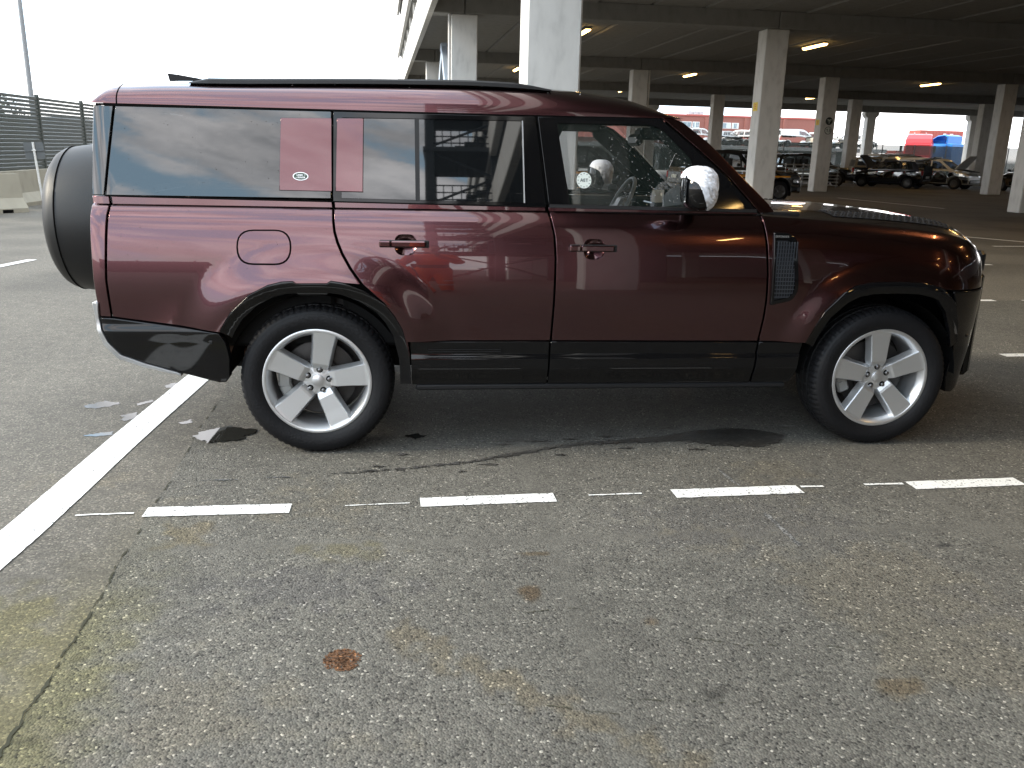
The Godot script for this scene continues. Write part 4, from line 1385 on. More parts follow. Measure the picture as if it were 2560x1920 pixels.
	for e in [[-0.28, 2.33], [-1.1, 2.44]]:
		var wm := MB.new()
		wm.tube([Vector3(e[1], 1.27, e[0]), Vector3(e[1] + 0.02, 1.315, e[0] - 0.02), Vector3(e[1] + 0.05, 1.30, e[0] - 0.25), Vector3(e[1] + 0.02, 1.30, e[0] - 0.6)], 0.011, 6)
		wm.box(Vector3(e[1], 1.29, e[0]), Vector3(0.05, 0.05, 0.04), 0.012)
		part(t, "wiper", wm.mesh(), M.satin_black)
	part(t, "tailgate", bxm(Vector3(0.04, 0.56, 1.78), 0.015, Vector3(-1.012, 0.98, -1.0)), paint)
	part(t, "tailgate_glass", bxm(Vector3(0.02, 0.40, 1.56), 0.005, Vector3(-1.0, 1.50, -1.0)), M.tinted_glass)
	both(t, "tail_lamp", bxm(Vector3(0.02, 0.13, 0.085), 0.006, Vector3(-1.030, 0.925, -0.15)), M.red_lens)
	# ---- spare wheel in its cover, with the tyre showing
	part(t, "spare_wheel", spare_mesh(), M.spare_cover)
	var seam := MB.new()
	var sp2 := []
	for k in 72:
		sp2.append(Vector3(-1.085 - 0.318, 1.105 + 0.4005 * cos(TAU * k / 72.0), -1.0 + 0.4005 * sin(TAU * k / 72.0)))
	seam.tube(sp2, 0.0035, 6, true)
	part(t, "spare_cover_seam", seam.mesh(), M.gap)
	# ---- mirrors
	mirror(t)
	# ---- wheels
	var meshes := wheel_meshes()
	for e in [[0.0, 0, 10.0], [BASE, 0, -5.0], [0.0, 1, 30.0], [BASE, 1, 50.0]]:
		var tr := Transform3D(Basis.IDENTITY, Vector3(e[0], HUB, -0.012))
		if e[1] == 1:
			tr = Transform3D(Basis.from_scale(Vector3(1, 1, -1)), Vector3(e[0], HUB, -1.988))
		var o := part(t, "wheel", meshes.tyre, M.rubber, tr)
		var spin := Transform3D(Basis(Vector3.BACK, deg_to_rad(-e[2])), Vector3.ZERO)
		part(o, "rim", meshes.barrel, M.silver, spin)
		for k in 5:
			part(o, "spoke", meshes.spoke, M.silver, Transform3D(Basis(Vector3.BACK, deg_to_rad(-e[2] - 72.0 * k)), Vector3.ZERO))
			part(o, "wheel_nut", meshes.nut, M.nut_metal, Transform3D(Basis(Vector3.BACK, deg_to_rad(-e[2] - 72.0 * k)), Vector3.ZERO))
			part(o, "nut_recess", meshes.seat, M.gap, Transform3D(Basis(Vector3.BACK, deg_to_rad(-e[2] - 72.0 * k)), Vector3.ZERO))
		part(o, "hub_cap", meshes.cap, M.silver, spin)
		part(o, "brake_disc", meshes.disc, M.brake_disc)
		part(o, "brake_caliper", meshes.caliper, M.caliper)
	# ---- underneath and inside
	part(t, "underbody", underbody(), M.interior)
	cabin(t)


func bar_on(f: Callable, a: Vector2, b: Vector2, wide: float, proud: float) -> ArrayMesh:
	var m := MB.new()
	var d := (b - a).normalized()
	var s := Vector2(-d.y, d.x) * wide * 0.5
	var k := maxi(2, int(a.distance_to(b) / 0.08))
	for i in k:
		var p := a.lerp(b, float(i) / k)
		var q := a.lerp(b, float(i + 1) / k)
		var P := []
		for e in [[p, 1], [q, 1], [q, -1], [p, -1]]:
			var r: Vector2 = e[0] + s * e[1]
			P.append(Vector3(r.x, r.y, f.call(r.x, r.y) + proud))
		m.fquad(P[0], P[1], P[2], P[3], Vector3.BACK)
		var down := Vector3(0, 0, -0.012)
		m.fquad(P[0], P[1], P[1] + down, P[0] + down, Vector3(s.x, s.y, 0))
		m.fquad(P[3], P[2], P[2] + down, P[3] + down, Vector3(-s.x, -s.y, 0))
	return m.mesh()


func door(t: Node3D, called: String, poly: PackedVector2Array, cup: PackedVector2Array, at: Vector2, paint: Material) -> void:
	# bowl behind the handle
	var c := Vector2.ZERO
	for p in cup:
		c += p / cup.size()
	var bowl := func(x: float, y: float) -> float:
		var e := Vector2((x - c.x) / 0.058, (y - c.y) / 0.055).length()
		return flank(x, y) - 0.002 - 0.030 * maxf(0.0, 1.0 - e * e)
	var grip := MB.new()
	var z := flank(at.x, at.y)
	grip.box(Vector3(at.x + 0.02, at.y, z + 0.022), Vector3(0.168, 0.031, 0.020), 0.006)
	var tip := MB.new()
	tip.box(Vector3(at.x - 0.094, at.y, z + 0.022), Vector3(0.056, 0.031, 0.020), 0.006)
	var stem := MB.new()
	stem.box(Vector3(at.x - 0.098, at.y, z + 0.008), Vector3(0.04, 0.022, 0.022), 0.004)
	stem.box(Vector3(at.x + 0.088, at.y, z + 0.008), Vector3(0.04, 0.022, 0.022), 0.004)
	stem.box(Vector3(at.x - 0.0, at.y, z + 0.011), Vector3(0.24, 0.036, 0.008), 0.003)
	both(t, called, panel(poly, flank, 0.028, [cup]), paint, [["handle_recess", panel(cup, bowl, 0.012, [], 0.001, 0.003), paint], ["handle", grip.mesh(), paint], ["handle_end", tip.mesh(), paint], ["handle_base", stem.mesh(), M.satin_black]])


func badge() -> Array:
	var c := Vector2(-0.052, 1.396)
	var n := Vector3(0, 0.21, 1).normalized()
	var x := Vector3.RIGHT
	var y := n.cross(x).normalized()
	var bas := Basis(x, y, n)
	var at := Vector3(c.x, c.y, house(c.x, c.y) + 0.0085)
	var oval := func(a: float, b: float, d: float) -> ArrayMesh:
		var m := MB.new()
		var P := PackedVector2Array()
		for k in 40:
			P.append(Vector2(a * cos(TAU * k / 40.0), b * sin(TAU * k / 40.0)))
		m.prism(P, Transform3D.IDENTITY, -0.001, d)
		return m.mesh()
	return [["badge_rim", oval.call(0.037, 0.020, 0.0015), M.badge_silver, Transform3D(bas, at)], ["badge_field", oval.call(0.0325, 0.0165, 0.0025), M.badge_green, Transform3D(bas, at)],
		["lettering", text_mesh("LAND", 0.0085, 0.001), M.badge_silver, Transform3D(bas, at + bas * Vector3(-0.004, 0.0055, 0.003))], ["lettering", text_mesh("ROVER", 0.0085, 0.001), M.badge_silver, Transform3D(bas, at + bas * Vector3(0.004, -0.006, 0.003))],
		["badge_dash", bxm(Vector3(0.007, 0.0018, 0.001), 0.0, Vector3(0.0205, 0.006, 0.003)), M.badge_silver, Transform3D(bas, at)], ["badge_dash", bxm(Vector3(0.006, 0.0018, 0.001), 0.0, Vector3(-0.0205, -0.006, 0.003)), M.badge_silver, Transform3D(bas, at)]]


func bonnet_y(x: float, s: float) -> float:
	# s: 0 at the wing edge, 1 at the middle of the car
	var e := top_y(x)
	var c := hermite(T_CROWN, x)
	return e + (c - e) * (0.55 * (1.0 - pow(1.0 - clampf(s / 0.35, 0.0, 1.0), 2.4)) + 0.45 * (1.0 - pow(1.0 - s, 1.9)))


func bonnet_p(x: float, s: float) -> Vector3:
	var z0 := flank(x, top_y(x))
	return Vector3(x, bonnet_y(x, s), lerpf(z0, -1.0, s))


func bonnet_mesh() -> ArrayMesh:
	var m := MB.new()
	var nx := 48
	var ns := 26
	var xs := func(i: int) -> float: return lerpf(2.29, 3.755, 1.0 - pow(1.0 - float(i) / nx, 1.3))
	var ss := func(j: int) -> float: return pow(float(j) / ns, 1.8)
	var nrm := func(i: int, j: int) -> Vector3:
		var x: float = xs.call(i)
		var s: float = ss.call(j)
		var dx := bonnet_p(minf(x + 0.004, 3.76), s) - bonnet_p(x - 0.004, s)
		var ds := bonnet_p(x, minf(1.0, s + 0.004)) - bonnet_p(x, maxf(0.0, s - 0.004))
		var n := dx.cross(ds).normalized()
		return n if n.y > 0.0 else -n
	for i in nx:
		for j in ns:
			m.quad(bonnet_p(xs.call(i), ss.call(j)), bonnet_p(xs.call(i + 1), ss.call(j)), bonnet_p(xs.call(i + 1), ss.call(j + 1)), bonnet_p(xs.call(i), ss.call(j + 1)), nrm.call(i, j), nrm.call(i + 1, j), nrm.call(i + 1, j + 1), nrm.call(i, j + 1))
	# nose below the bonnet lip
	for j in ns:
		var a := bonnet_p(3.755, ss.call(j))
		var b := bonnet_p(3.755, ss.call(j + 1))
		m.fquad(a, b, Vector3(b.x, 0.86, b.z), Vector3(a.x, 0.86, a.z), Vector3.RIGHT)
	return m.mesh()


func tread_plate() -> ArrayMesh:
	var m := MB.new()
	for i in 20:
		for j in 6:
			var x := 2.74 + i * 0.037 + (0.018 if j % 2 else 0.0)
			var s := 0.12 + j * 0.035
			var p := bonnet_p(x, s)
			m.box(p + Vector3(0, 0.004, 0), Vector3(0.024, 0.006, 0.008), 0.002, Basis(Vector3.UP, 0.5 if j % 2 else -0.5))
	for i in 18:
		var x0 := 2.72 + i * 0.042
		for j in 4:
			var s0 := 0.10 + j * 0.055
			var q := [bonnet_p(x0, s0), bonnet_p(x0 + 0.042, s0), bonnet_p(x0 + 0.042, s0 + 0.055), bonnet_p(x0, s0 + 0.055)]
			m.fquad(q[0] + Vector3.UP * 0.003, q[1] + Vector3.UP * 0.003, q[2] + Vector3.UP * 0.003, q[3] + Vector3.UP * 0.003, Vector3.UP)
	return m.mesh()


func roof_mesh(xa: float, xb: float, nx: int) -> ArrayMesh:
	var m := MB.new()
	var P := func(x: float, k: float) -> Vector3:
		# k 0..1 round the shoulder, 1..2 across to the middle; mirrored for negative k
		var s := 1.0
		if k < 0.0:
			s = -1.0
			k = -k
		k = 2.0 - k
		var h := hermite(T_ROOF, x)
		var z: float
		var y: float
		var base := 1.7125 + 0.006 * clampf((x - 1.0), 0.0, 1.0)
		var out := -0.188 + plan(minf(x, 3.0)) * 0.9
		if k <= 1.0:
			var a := k * PI / 2
			z = out - 0.27 * (1.0 - cos(a))
			y = base + maxf(h - 0.014 - base, 0.002) * pow(sin(a), 0.9)
		else:
			var w := out - 0.27
			z = lerpf(w, -1.0, k - 1.0)
			y = base + maxf(h - 0.014 - base, 0.002) + 0.014 * sin((k - 1.0) * PI / 2)
		return Vector3(x, y, z if s > 0 else -2.0 - z)
	var ks := []
	for j in 33:
		ks.append(lerpf(-2.0, 2.0, j / 32.0))
	var xs := []
	for i in nx + 1:
		xs.append(lerpf(xa, xb, float(i) / nx))
	for i in nx:
		for j in 32:
			var q := []
			for e in [[i, j], [i + 1, j], [i + 1, j + 1], [i, j + 1]]:
				var x: float = xs[e[0]]
				var k: float = ks[e[1]]
				var dx: Vector3 = P.call(x + 0.006, k) - P.call(x - 0.006, k)
				var dk: Vector3 = P.call(x, minf(2.0, k + 0.02)) - P.call(x, maxf(-2.0, k - 0.02))
				var n := dx.cross(dk).normalized()
				if n.y < -0.01 or (absf(n.y) <= 0.01 and n.z * (P.call(x, k).z + 1.0) < 0):
					n = -n
				q.append([P.call(x, k), n])
			m.quad(q[0][0], q[1][0], q[2][0], q[3][0], q[0][1], q[1][1], q[2][1], q[3][1])
	return m.mesh()


func spare_mesh() -> ArrayMesh:
	var m := MB.new()
	var prof := [Vector2(0.0, 0.425), Vector2(0.20, 0.422), Vector2(0.29, 0.415), Vector2(0.345, 0.398), Vector2(0.375, 0.375), Vector2(0.392, 0.348), Vector2(0.402, 0.30), Vector2(0.414, 0.22), Vector2(0.422, 0.12), Vector2(0.418, 0.04), Vector2(0.39, 0.0), Vector2(0.0, 0.0)]
	prof.reverse()
	m.lathe(prof, 72, Transform3D(Basis(Vector3.UP, -PI / 2), Vector3(-1.085, 1.105, -1.0)))
	return m.mesh()


func mirror(t: Node3D) -> void:
	var c := Vector3(1.862, 1.382, 0.120)
	var h := Vector3(0.080, 0.100, 0.100)
	var P := func(a: float, b: float, k: float) -> Vector3:
		var e := 0.72
		var d := Vector3(cos(b) * cos(a), sin(b), cos(b) * sin(a))
		var v := Vector3(signf(d.x) * pow(absf(d.x), e), signf(d.y) * pow(absf(d.y), e), signf(d.z) * pow(absf(d.z), e))
		return c + v * h * k
	var shell := MB.new()
	var film := MB.new()
	var nz := FastNoiseLite.new()
	nz.frequency = 14.0
	var na := 144
	var nb := 72
	var edge := [Vector2(1.270, 1.900), Vector2(1.300, 1.885), Vector2(1.345, 1.862), Vector2(1.385, 1.842), Vector2(1.412, 1.823), Vector2(1.43, 1.79), Vector2(1.44, 1.775), Vector2(1.5, 1.76)]
	for i in na:
		for j in nb:
			var q := []
			var fq := []
			var gone := 0
			for e in [[i, j], [i + 1, j], [i + 1, j + 1], [i, j + 1]]:
				var a: float = TAU * e[0] / na
				var b: float = -PI / 2 + PI * e[1] / nb
				var p: Vector3 = P.call(a, b, 1.0)
				var n: Vector3 = ((p - c) / h / h * 0.01).normalized()
				q.append([p, n])
				var f: Vector3 = P.call(a, b, 1.03) + n * 0.006 * (1.0 - 2.0 * absf(nz.get_noise_3dv(p * Vector3(2.5, 1.2, 2.5))))
				var tilt := Vector3(nz.get_noise_3dv(p * 4.0), nz.get_noise_3dv(p * 4.0 + Vector3(9, 0, 0)), nz.get_noise_3dv(p * 4.0 + Vector3(0, 9, 0))) * 0.75
				fq.append([f, (n + tilt).normalized()])
				var lim := hermite(edge, p.y)
				if p.x < lim or p.y < 1.288:
					gone += 1
					fq[-1][0].x = maxf(fq[-1][0].x, lim)
					fq[-1][0].y = maxf(fq[-1][0].y, 1.288)
			shell.quad(q[0][0], q[1][0], q[2][0], q[3][0], q[0][1], q[1][1], q[2][1], q[3][1])
			if gone < 3:
				film.quad(fq[0][0], fq[1][0], fq[2][0], fq[3][0], fq[0][1], fq[1][1], fq[2][1], fq[3][1])
	var arm := MB.new()
	arm.box(Vector3(1.90, 1.30, 0.0), Vector3(0.07, 0.045, 0.26), 0.012)
	var glass := MB.new()
	glass.prism(pv([[-0.08, -0.066, 0.03], [0.08, -0.066, 0.03], [0.08, 0.066, 0.03], [-0.08, 0.066, 0.03]]), Transform3D(Basis(Vector3.UP, -PI / 2 - 0.18), Vector3(1.796, 1.380, 0.108)), 0.0, 0.006)
	both(t, "door_mirror", shell.mesh(), M.gloss_black, [["protective_film", film.mesh(), M.film_white], ["mirror_arm", arm.mesh(), M.satin_black], ["mirror_pane", glass.mesh(), M.mirror_glass]])


func wheel_meshes() -> Dictionary:
	var out := {}
	# tyre: axis along z, outer face at z = 0
	var m := MB.new()
	var segs := 216
	var prof := [Vector2(0.262, -0.030), Vector2(0.276, -0.018), Vector2(0.288, -0.010), Vector2(0.308, -0.002), Vector2(0.331, 0.0), Vector2(0.348, -0.005), Vector2(0.3505, -0.0075), Vector2(0.352, -0.006), Vector2(0.365, -0.014), Vector2(0.376, -0.027), Vector2(0.382, -0.042), Vector2(0.385, -0.060), Vector2(0.386, -0.080), Vector2(0.378, -0.082), Vector2(0.378, -0.090), Vector2(0.387, -0.092), Vector2(0.388, -0.130), Vector2(0.379, -0.132), Vector2(0.379, -0.141), Vector2(0.388, -0.143), Vector2(0.387, -0.182), Vector2(0.378, -0.184), Vector2(0.378, -0.192), Vector2(0.386, -0.194), Vector2(0.382, -0.235), Vector2(0.36, -0.262), Vector2(0.33, -0.272), Vector2(0.262, -0.25)]
	var R := func(i: int, k: int) -> Vector3:
		var p: Vector2 = prof[i]
		var r := p.x
		if i >= 9 and i <= 12 and (k % 3) == 0:
			r -= 0.0045
		if i >= 15 and i <= 20 and ((k + 2) % 6) == 0:
			r -= 0.004
		var a := TAU * k / segs
		return Vector3(r * cos(a), r * sin(a), p.y)
	for k in segs:
		for i in prof.size() - 1:
			var a: Vector3 = R.call(i, k)
			var b: Vector3 = R.call(i, k + 1)
			var c: Vector3 = R.call(i + 1, k + 1)
			var d: Vector3 = R.call(i + 1, k)
			var mid := (a + c) * 0.5
			if i < 8:
				var n0: Vector2 = (prof[i + 1] - prof[maxi(0, i - 1)])
				var n1: Vector2 = (prof[mini(i + 2, prof.size() - 1)] - prof[i])
				n0 = Vector2(-n0.y, n0.x).normalized()
				n1 = Vector2(-n1.y, n1.x).normalized()
				var a0 := TAU * k / segs
				var a1 := TAU * (k + 1) / segs
				m.quad(a, b, c, d, Vector3(cos(a0) * n0.x, sin(a0) * n0.x, n0.y), Vector3(cos(a1) * n0.x, sin(a1) * n0.x, n0.y), Vector3(cos(a1) * n1.x, sin(a1) * n1.x, n1.y), Vector3(cos(a0) * n1.x, sin(a0) * n1.x, n1.y))
			else:
				m.fquad(a, b, c, d, Vector3(mid.x, mid.y, 0.4 * (mid.z + 0.135)))
	out.tyre = m.mesh()
	# barrel and lip
	m = MB.new()
	var bp := [Vector2(0.266, -0.030), Vector2(0.2735, -0.022), Vector2(0.2735, -0.0175), Vector2(0.2705, -0.0155), Vector2(0.2585, -0.0165), Vector2(0.2555, -0.0185), Vector2(0.2405, -0.056), Vector2(0.2365, -0.062), Vector2(0.2365, -0.24)]
	bp.reverse()
	m.lathe(bp, 96)
	out.barrel = m.mesh()
	# one spoke pointing up (+y), with its share of the hub
	m = MB.new()
	var st := [[0.035, 0.021, -0.052, -0.085, 0.026], [0.060, 0.034, -0.052, -0.088, 0.040], [0.078, 0.038, -0.040, -0.085, 0.045], [0.090, 0.0395, -0.035, -0.085, 0.047], [0.17, 0.046, -0.029, -0.078, 0.052], [0.24, 0.053, -0.022, -0.070, 0.060], [0.262, 0.056, -0.017, -0.055, 0.064]]
	for i in st.size() - 1:
		var a: Array = st[i]
		var b: Array = st[i + 1]
		m.fquad(Vector3(-a[1], a[0], a[2]), Vector3(a[1], a[0], a[2]), Vector3(b[1], b[0], b[2]), Vector3(-b[1], b[0], b[2]), Vector3.BACK)
		for s in [-1.0, 1.0]:
			m.fquad(Vector3(s * a[1], a[0], a[2]), Vector3(s * b[1], b[0], b[2]), Vector3(s * (b[1] + 0.004), b[0], b[2] - 0.006), Vector3(s * (a[1] + 0.004), a[0], a[2] - 0.006), Vector3(s, 0, 1))
			m.fquad(Vector3(s * (a[1] + 0.004), a[0], a[2] - 0.006), Vector3(s * (b[1] + 0.004), b[0], b[2] - 0.006), Vector3(s * (b[4] + 0.008), b[0], b[3]), Vector3(s * (a[4] + 0.008), a[0], a[3]), Vector3(s, 0, 0.3))
		m.fquad(Vector3(-a[4], a[0], a[3]), Vector3(a[4], a[0], a[3]), Vector3(b[4], b[0], b[3]), Vector3(-b[4], b[0], b[3]), Vector3.FORWARD)
	# hub wedge
	for k in 6:
		var a0 := deg_to_rad(90.0 - 36.0 + 12.0 * k)
		var a1 := deg_to_rad(90.0 - 36.0 + 12.0 * (k + 1))
		m.fquad(Vector3(0.030 * cos(a0), 0.030 * sin(a0), -0.050), Vector3(0.030 * cos(a1), 0.030 * sin(a1), -0.050), Vector3(0.074 * cos(a1), 0.074 * sin(a1), -0.056), Vector3(0.074 * cos(a0), 0.074 * sin(a0), -0.056), Vector3.BACK)
		m.fquad(Vector3(0.074 * cos(a0), 0.074 * sin(a0), -0.056), Vector3(0.074 * cos(a1), 0.074 * sin(a1), -0.056), Vector3(0.088 * cos(a1), 0.088 * sin(a1), -0.095), Vector3(0.088 * cos(a0), 0.088 * sin(a0), -0.095), Vector3(cos(a0), sin(a0), 0.5))
	out.spoke = m.mesh()
	m = MB.new()
	m.lathe([Vector2(0.0105, -0.058), Vector2(0.0105, -0.040), Vector2(0.0085, -0.0375), Vector2(0.0, -0.0375)], 6, Transform3D(Basis.IDENTITY, Vector3(0, 0.057, 0.0)))
	out.nut = m.mesh()
	m = MB.new()
	m.lathe([Vector2(0.0165, -0.06), Vector2(0.0165, -0.0505), Vector2(0.0, -0.0505)], 18, Transform3D(Basis.IDENTITY, Vector3(0, 0.057, 0.0)))
	out.seat = m.mesh()
	m = MB.new()
	var cp := [Vector2(0.0305, -0.055), Vector2(0.0305, -0.0455), Vector2(0.0290, -0.0440), Vector2(0.0, -0.0430)]
	m.lathe(cp, 32)
	out.cap = m.mesh()
	m = MB.new()
	m.lathe([Vector2(0.19, -0.16), Vector2(0.19, -0.13), Vector2(0.187, -0.128), Vector2(0.11, -0.128), Vector2(0.105, -0.10), Vector2(0.0, -0.10)], 64)
	m.lathe([Vector2(0.232, -0.24), Vector2(0.0, -0.24)], 48)
	out.disc = m.mesh()
	m = MB.new()
	for e in [[180.0, 0.10], [158.0, 0.07], [202.0, 0.07]]:
		var a := deg_to_rad(e[0])
		m.box(Vector3(0.175 * cos(a), 0.175 * sin(a), -0.118), Vector3(0.065, e[1], 0.045), 0.01, Basis(Vector3.BACK, a))
	out.caliper = m.mesh()
	return out


func underbody() -> ArrayMesh:
	var m := MB.new()
	m.box(Vector3(1.5, 0.46, -1.0), Vector3(1.95, 0.16, 1.80), 0.02)
	m.box(Vector3(1.4, 0.40, -1.0), Vector3(4.4, 0.12, 0.95), 0.02)
	m.box(Vector3(-0.70, 0.60, -1.0), Vector3(0.42, 0.14, 1.6), 0.02)
	m.box(Vector3(3.30, 0.75, -1.0), Vector3(0.75, 0.75, 0.92), 0.02)
	m.box(Vector3(2.42, 0.80, -1.0), Vector3(0.06, 0.82, 1.72), 0.0)
	m.box(Vector3(0.0, 0.70, -1.0), Vector3(0.95, 0.5, 0.92), 0.02)
	m.box(Vector3(0.6, 0.30, -1.0), Vector3(0.10, 0.10, 1.3), 0.03)
	return m.mesh()


func cabin(t: Node3D) -> void:
	# door linings, floor, headlining
	for e in [[-0.95, 0.09], [0.13, 1.15], [1.19, 2.28]]:
		both(t, "door_lining", bxm(Vector3(e[1] - e[0], 0.70, 0.05), 0.02, Vector3((e[0] + e[1]) / 2, 0.895, -0.165)), M.interior)
	part(t, "headlining", bxm(Vector3(2.65, 0.02, 1.5), 0.005, Vector3(0.42, 1.735, -1.0)), M.seat)
	both(t, "roof_frame", bxm(Vector3(2.72, 0.05, 0.06), 0.0, Vector3(0.40, 1.700, -0.235)), M.interior)
	part(t, "load_floor", bxm(Vector3(3.2, 0.04, 1.6), 0.0, Vector3(0.6, 0.62, -1.0)), M.interior)
	# inner pillar trims round the front window
	both(t, "pillar_trim", panel(arr([[1.10, 1.70], [1.30, 1.70], [1.25, 1.655], [1.222, 1.60], [1.29, 1.275], [1.14, 1.275]]), shifted(house, -0.05), 0.05, [], 0.004, 0.03), M.interior)
	both(t, "pillar_trim", panel(arr([[1.70, 1.70], [1.80, 1.70], [2.30, 1.28], [2.18, 1.28], [1.72, 1.64]]), shifted(house, -0.05), 0.05, [], 0.004, 0.03), M.interior)
	# dashboard
	var d := MB.new()
	d.prism(pv([[2.38, 0.70], [1.99, 0.70, 0.05], [1.94, 0.95, 0.05], [1.92, 1.14, 0.05], [2.00, 1.20, 0.06], [2.38, 1.25]]), Transform3D.IDENTITY, -1.82, -0.18)
	d.box(Vector3(1.97, 1.215, -1.40), Vector3(0.16, 0.09, 0.34), 0.03)
	part(t, "dashboard", d.mesh(), M.interior)
	part(t, "dash_screen", bxm(Vector3(0.02, 0.15, 0.27), 0.006, Vector3(1.93, 1.19, -0.98), Basis(Vector3.BACK, 0.25)), M.gloss_black)
	part(t, "paper_sheet", bxm(Vector3(0.10, 0.075, 0.002), 0.0, Vector3(1.955, 1.295, -0.9), Basis(Vector3.UP, 0.5)), M.paper)
	var gp := MB.new()
	gp.prism(pv([[-0.06, -0.065, 0.02], [0.06, -0.05], [0.055, 0.055], [-0.02, 0.035, 0.03], [-0.06, -0.005, 0.03]]), Transform3D(Basis(Vector3.UP, 0.15), Vector3(1.955, 1.315, -0.6)), 0.0, 0.002)
	part(t, "plastic_sheet", gp.mesh(), M.grey_film)
	# steering wheel on the far side
	var sw := MB.new()
	var pts := []
	var tilt := Basis(Vector3.BACK, -0.46)
	for k in 40:
		var a := TAU * k / 40.0
		pts.append(Vector3(1.842, 1.215, -1.40) + tilt * Vector3(0, 0.185 * cos(a), 0.185 * sin(a)))
	sw.tube(pts, 0.013, 10, true)
	for k in 3:
		var a := PI + (k - 1) * 1.35
		sw.tube([Vector3(1.852, 1.215, -1.40), Vector3(1.842, 1.215, -1.40) + tilt * Vector3(0, 0.18 * cos(a), 0.18 * sin(a))], 0.018, 8)
	part(t, "steering_wheel", sw.mesh(), M.grey_film)
	part(t, "steering_hub", bxm(Vector3(0.05, 0.10, 0.14), 0.02, Vector3(1.845, 1.215, -1.40), tilt), M.caliper)
	# mirror and its sensor pod behind the windscreen
	var rv := MB.new()
	rv.box(Vector3(1.82, 1.618, -1.0), Vector3(0.04, 0.07, 0.24), 0.018)
	rv.box(Vector3(1.90, 1.655, -1.0), Vector3(0.14, 0.07, 0.16), 0.02)
	part(t, "interior_mirror", rv.mesh(), M.satin_black)
	for z in [-0.58, -1.42]:
		var s := MB.new()
		s.prism(pv([[0.95, 0.66, 0.03], [1.38, 0.66, 0.05], [1.46, 0.80, 0.06], [1.40, 0.86, 0.05], [1.10, 0.86, 0.05], [0.98, 1.28, 0.06], [0.86, 1.28, 0.06], [0.86, 0.80, 0.05]]), Transform3D.IDENTITY, z - 0.25, z + 0.25)
		s.prism(pv([[0.83, 1.30, 0.03], [0.95, 1.30, 0.03], [0.93, 1.50, 0.05], [0.82, 1.50, 0.05]]), Transform3D.IDENTITY, z - 0.13, z + 0.13)
		part(t, "front_seat", s.mesh(), M.seat)
	for z in [-0.45, -1.0, -1.55]:
		var s := MB.new()
		s.prism(pv([[0.0, 0.66, 0.03], [0.42, 0.66, 0.05], [0.48, 0.80, 0.06], [0.15, 0.88, 0.05], [-0.02, 1.30, 0.06], [-0.14, 1.30, 0.06], [-0.12, 0.80, 0.05]]), Transform3D.IDENTITY, z - 0.24, z + 0.24)
		part(t, "rear_seat", s.mesh(), M.seat)
	# rain on the front window and along the roof edge
	var rd := MB.new()
	for k in 420:
		var p := Vector2(rng.randf_range(1.22, 1.89), rng.randf_range(1.29, 1.67))
		if p.x > 1.75 and p.y > 1.66 - (p.x - 1.75) or rng.randf() > 0.25 + 0.75 * smoothstep(1.3, 1.6, p.x):
			continue
		drop(rd, Vector3(p.x, p.y, house(p.x, p.y) - 0.003), Vector3(0, 0.21, 1).normalized(), rng.randf_range(0.0012, 0.0030))
	for k in 160:
		var x := rng.randf_range(-0.6, 1.72)
		var h := hermite(T_ROOF, x)
		drop(rd, Vector3(x, h - rng.randf_range(0.02, 0.05) - 0.012, -0.36 + rng.randf_range(-0.03, 0.08)), Vector3(0, 0.8, 0.6), rng.randf_range(0.0015, 0.0032))
	var rn := part(t, "rain_drops", rd.mesh(), M.water_drop)
	rn.set_meta("kind", "stuff")
	# dried dirt specks on the rear glass, the flank and the roof edge
	var ds := MB.new()
	for k in 190:
		var x := rng.randf_range(-0.9, 0.6)
		var y := rng.randf_range(0.95, 1.69)
		if absf(y - 1.265) < 0.035 or (x > 0.1 and y > 1.25):
			continue
		var z := (house(x, y) if y > 1.28 else flank(x, y)) + 0.0006
		var r := rng.randf_range(0.0010, 0.0024)
		ds.fquad(Vector3(x - r, y, z), Vector3(x, y - r * 1.2, z), Vector3(x + r, y, z), Vector3(x, y + r * 1.2, z), Vector3.BACK)
	var dn := part(t, "dirt_specks", ds.mesh(), M.dirt)
	dn.set_meta("kind", "stuff")
	# round sticker inside the front window of the near side
	var st := MB.new()
	var P := PackedVector2Array()
	for k in 48:
		P.append(Vector2(0.0375 * cos(TAU * k / 48.0), 0.0405 * sin(TAU * k / 48.0)))
	var c := Vector2(1.346, 1.404)
	var nn := Vector3(0, 0.21, 1).normalized()
	var bas := Basis(Vector3.RIGHT, nn.cross(Vector3.RIGHT).normalized(), nn)
	var at := Transform3D(bas, Vector3(c.x, c.y, house(c.x, c.y) - 0.003))
	st.prism(P, Transform3D.IDENTITY, 0.0, 0.001)
	var o := part(t, "round_sticker", st.mesh(), M.white_print, at)
	part(o, "lettering", text_mesh("AET", 0.017, 0.0006, "Droid Sans", true), M.dark_print, Transform3D(Basis.IDENTITY, Vector3(0, 0, 0.0015)))
	for k in 12:
		var a := TAU * k / 12.0
		var dm := MB.new()
		dm.lathe([Vector2(0.0028, 0.0), Vector2(0.0028, 0.0016), Vector2(0.0, 0.0016)], 8, Transform3D(Basis.IDENTITY, Vector3(0.0305 * cos(a), 0.033 * sin(a), 0.0)))
		part(o, "star", dm.mesh(), M.dark_print)


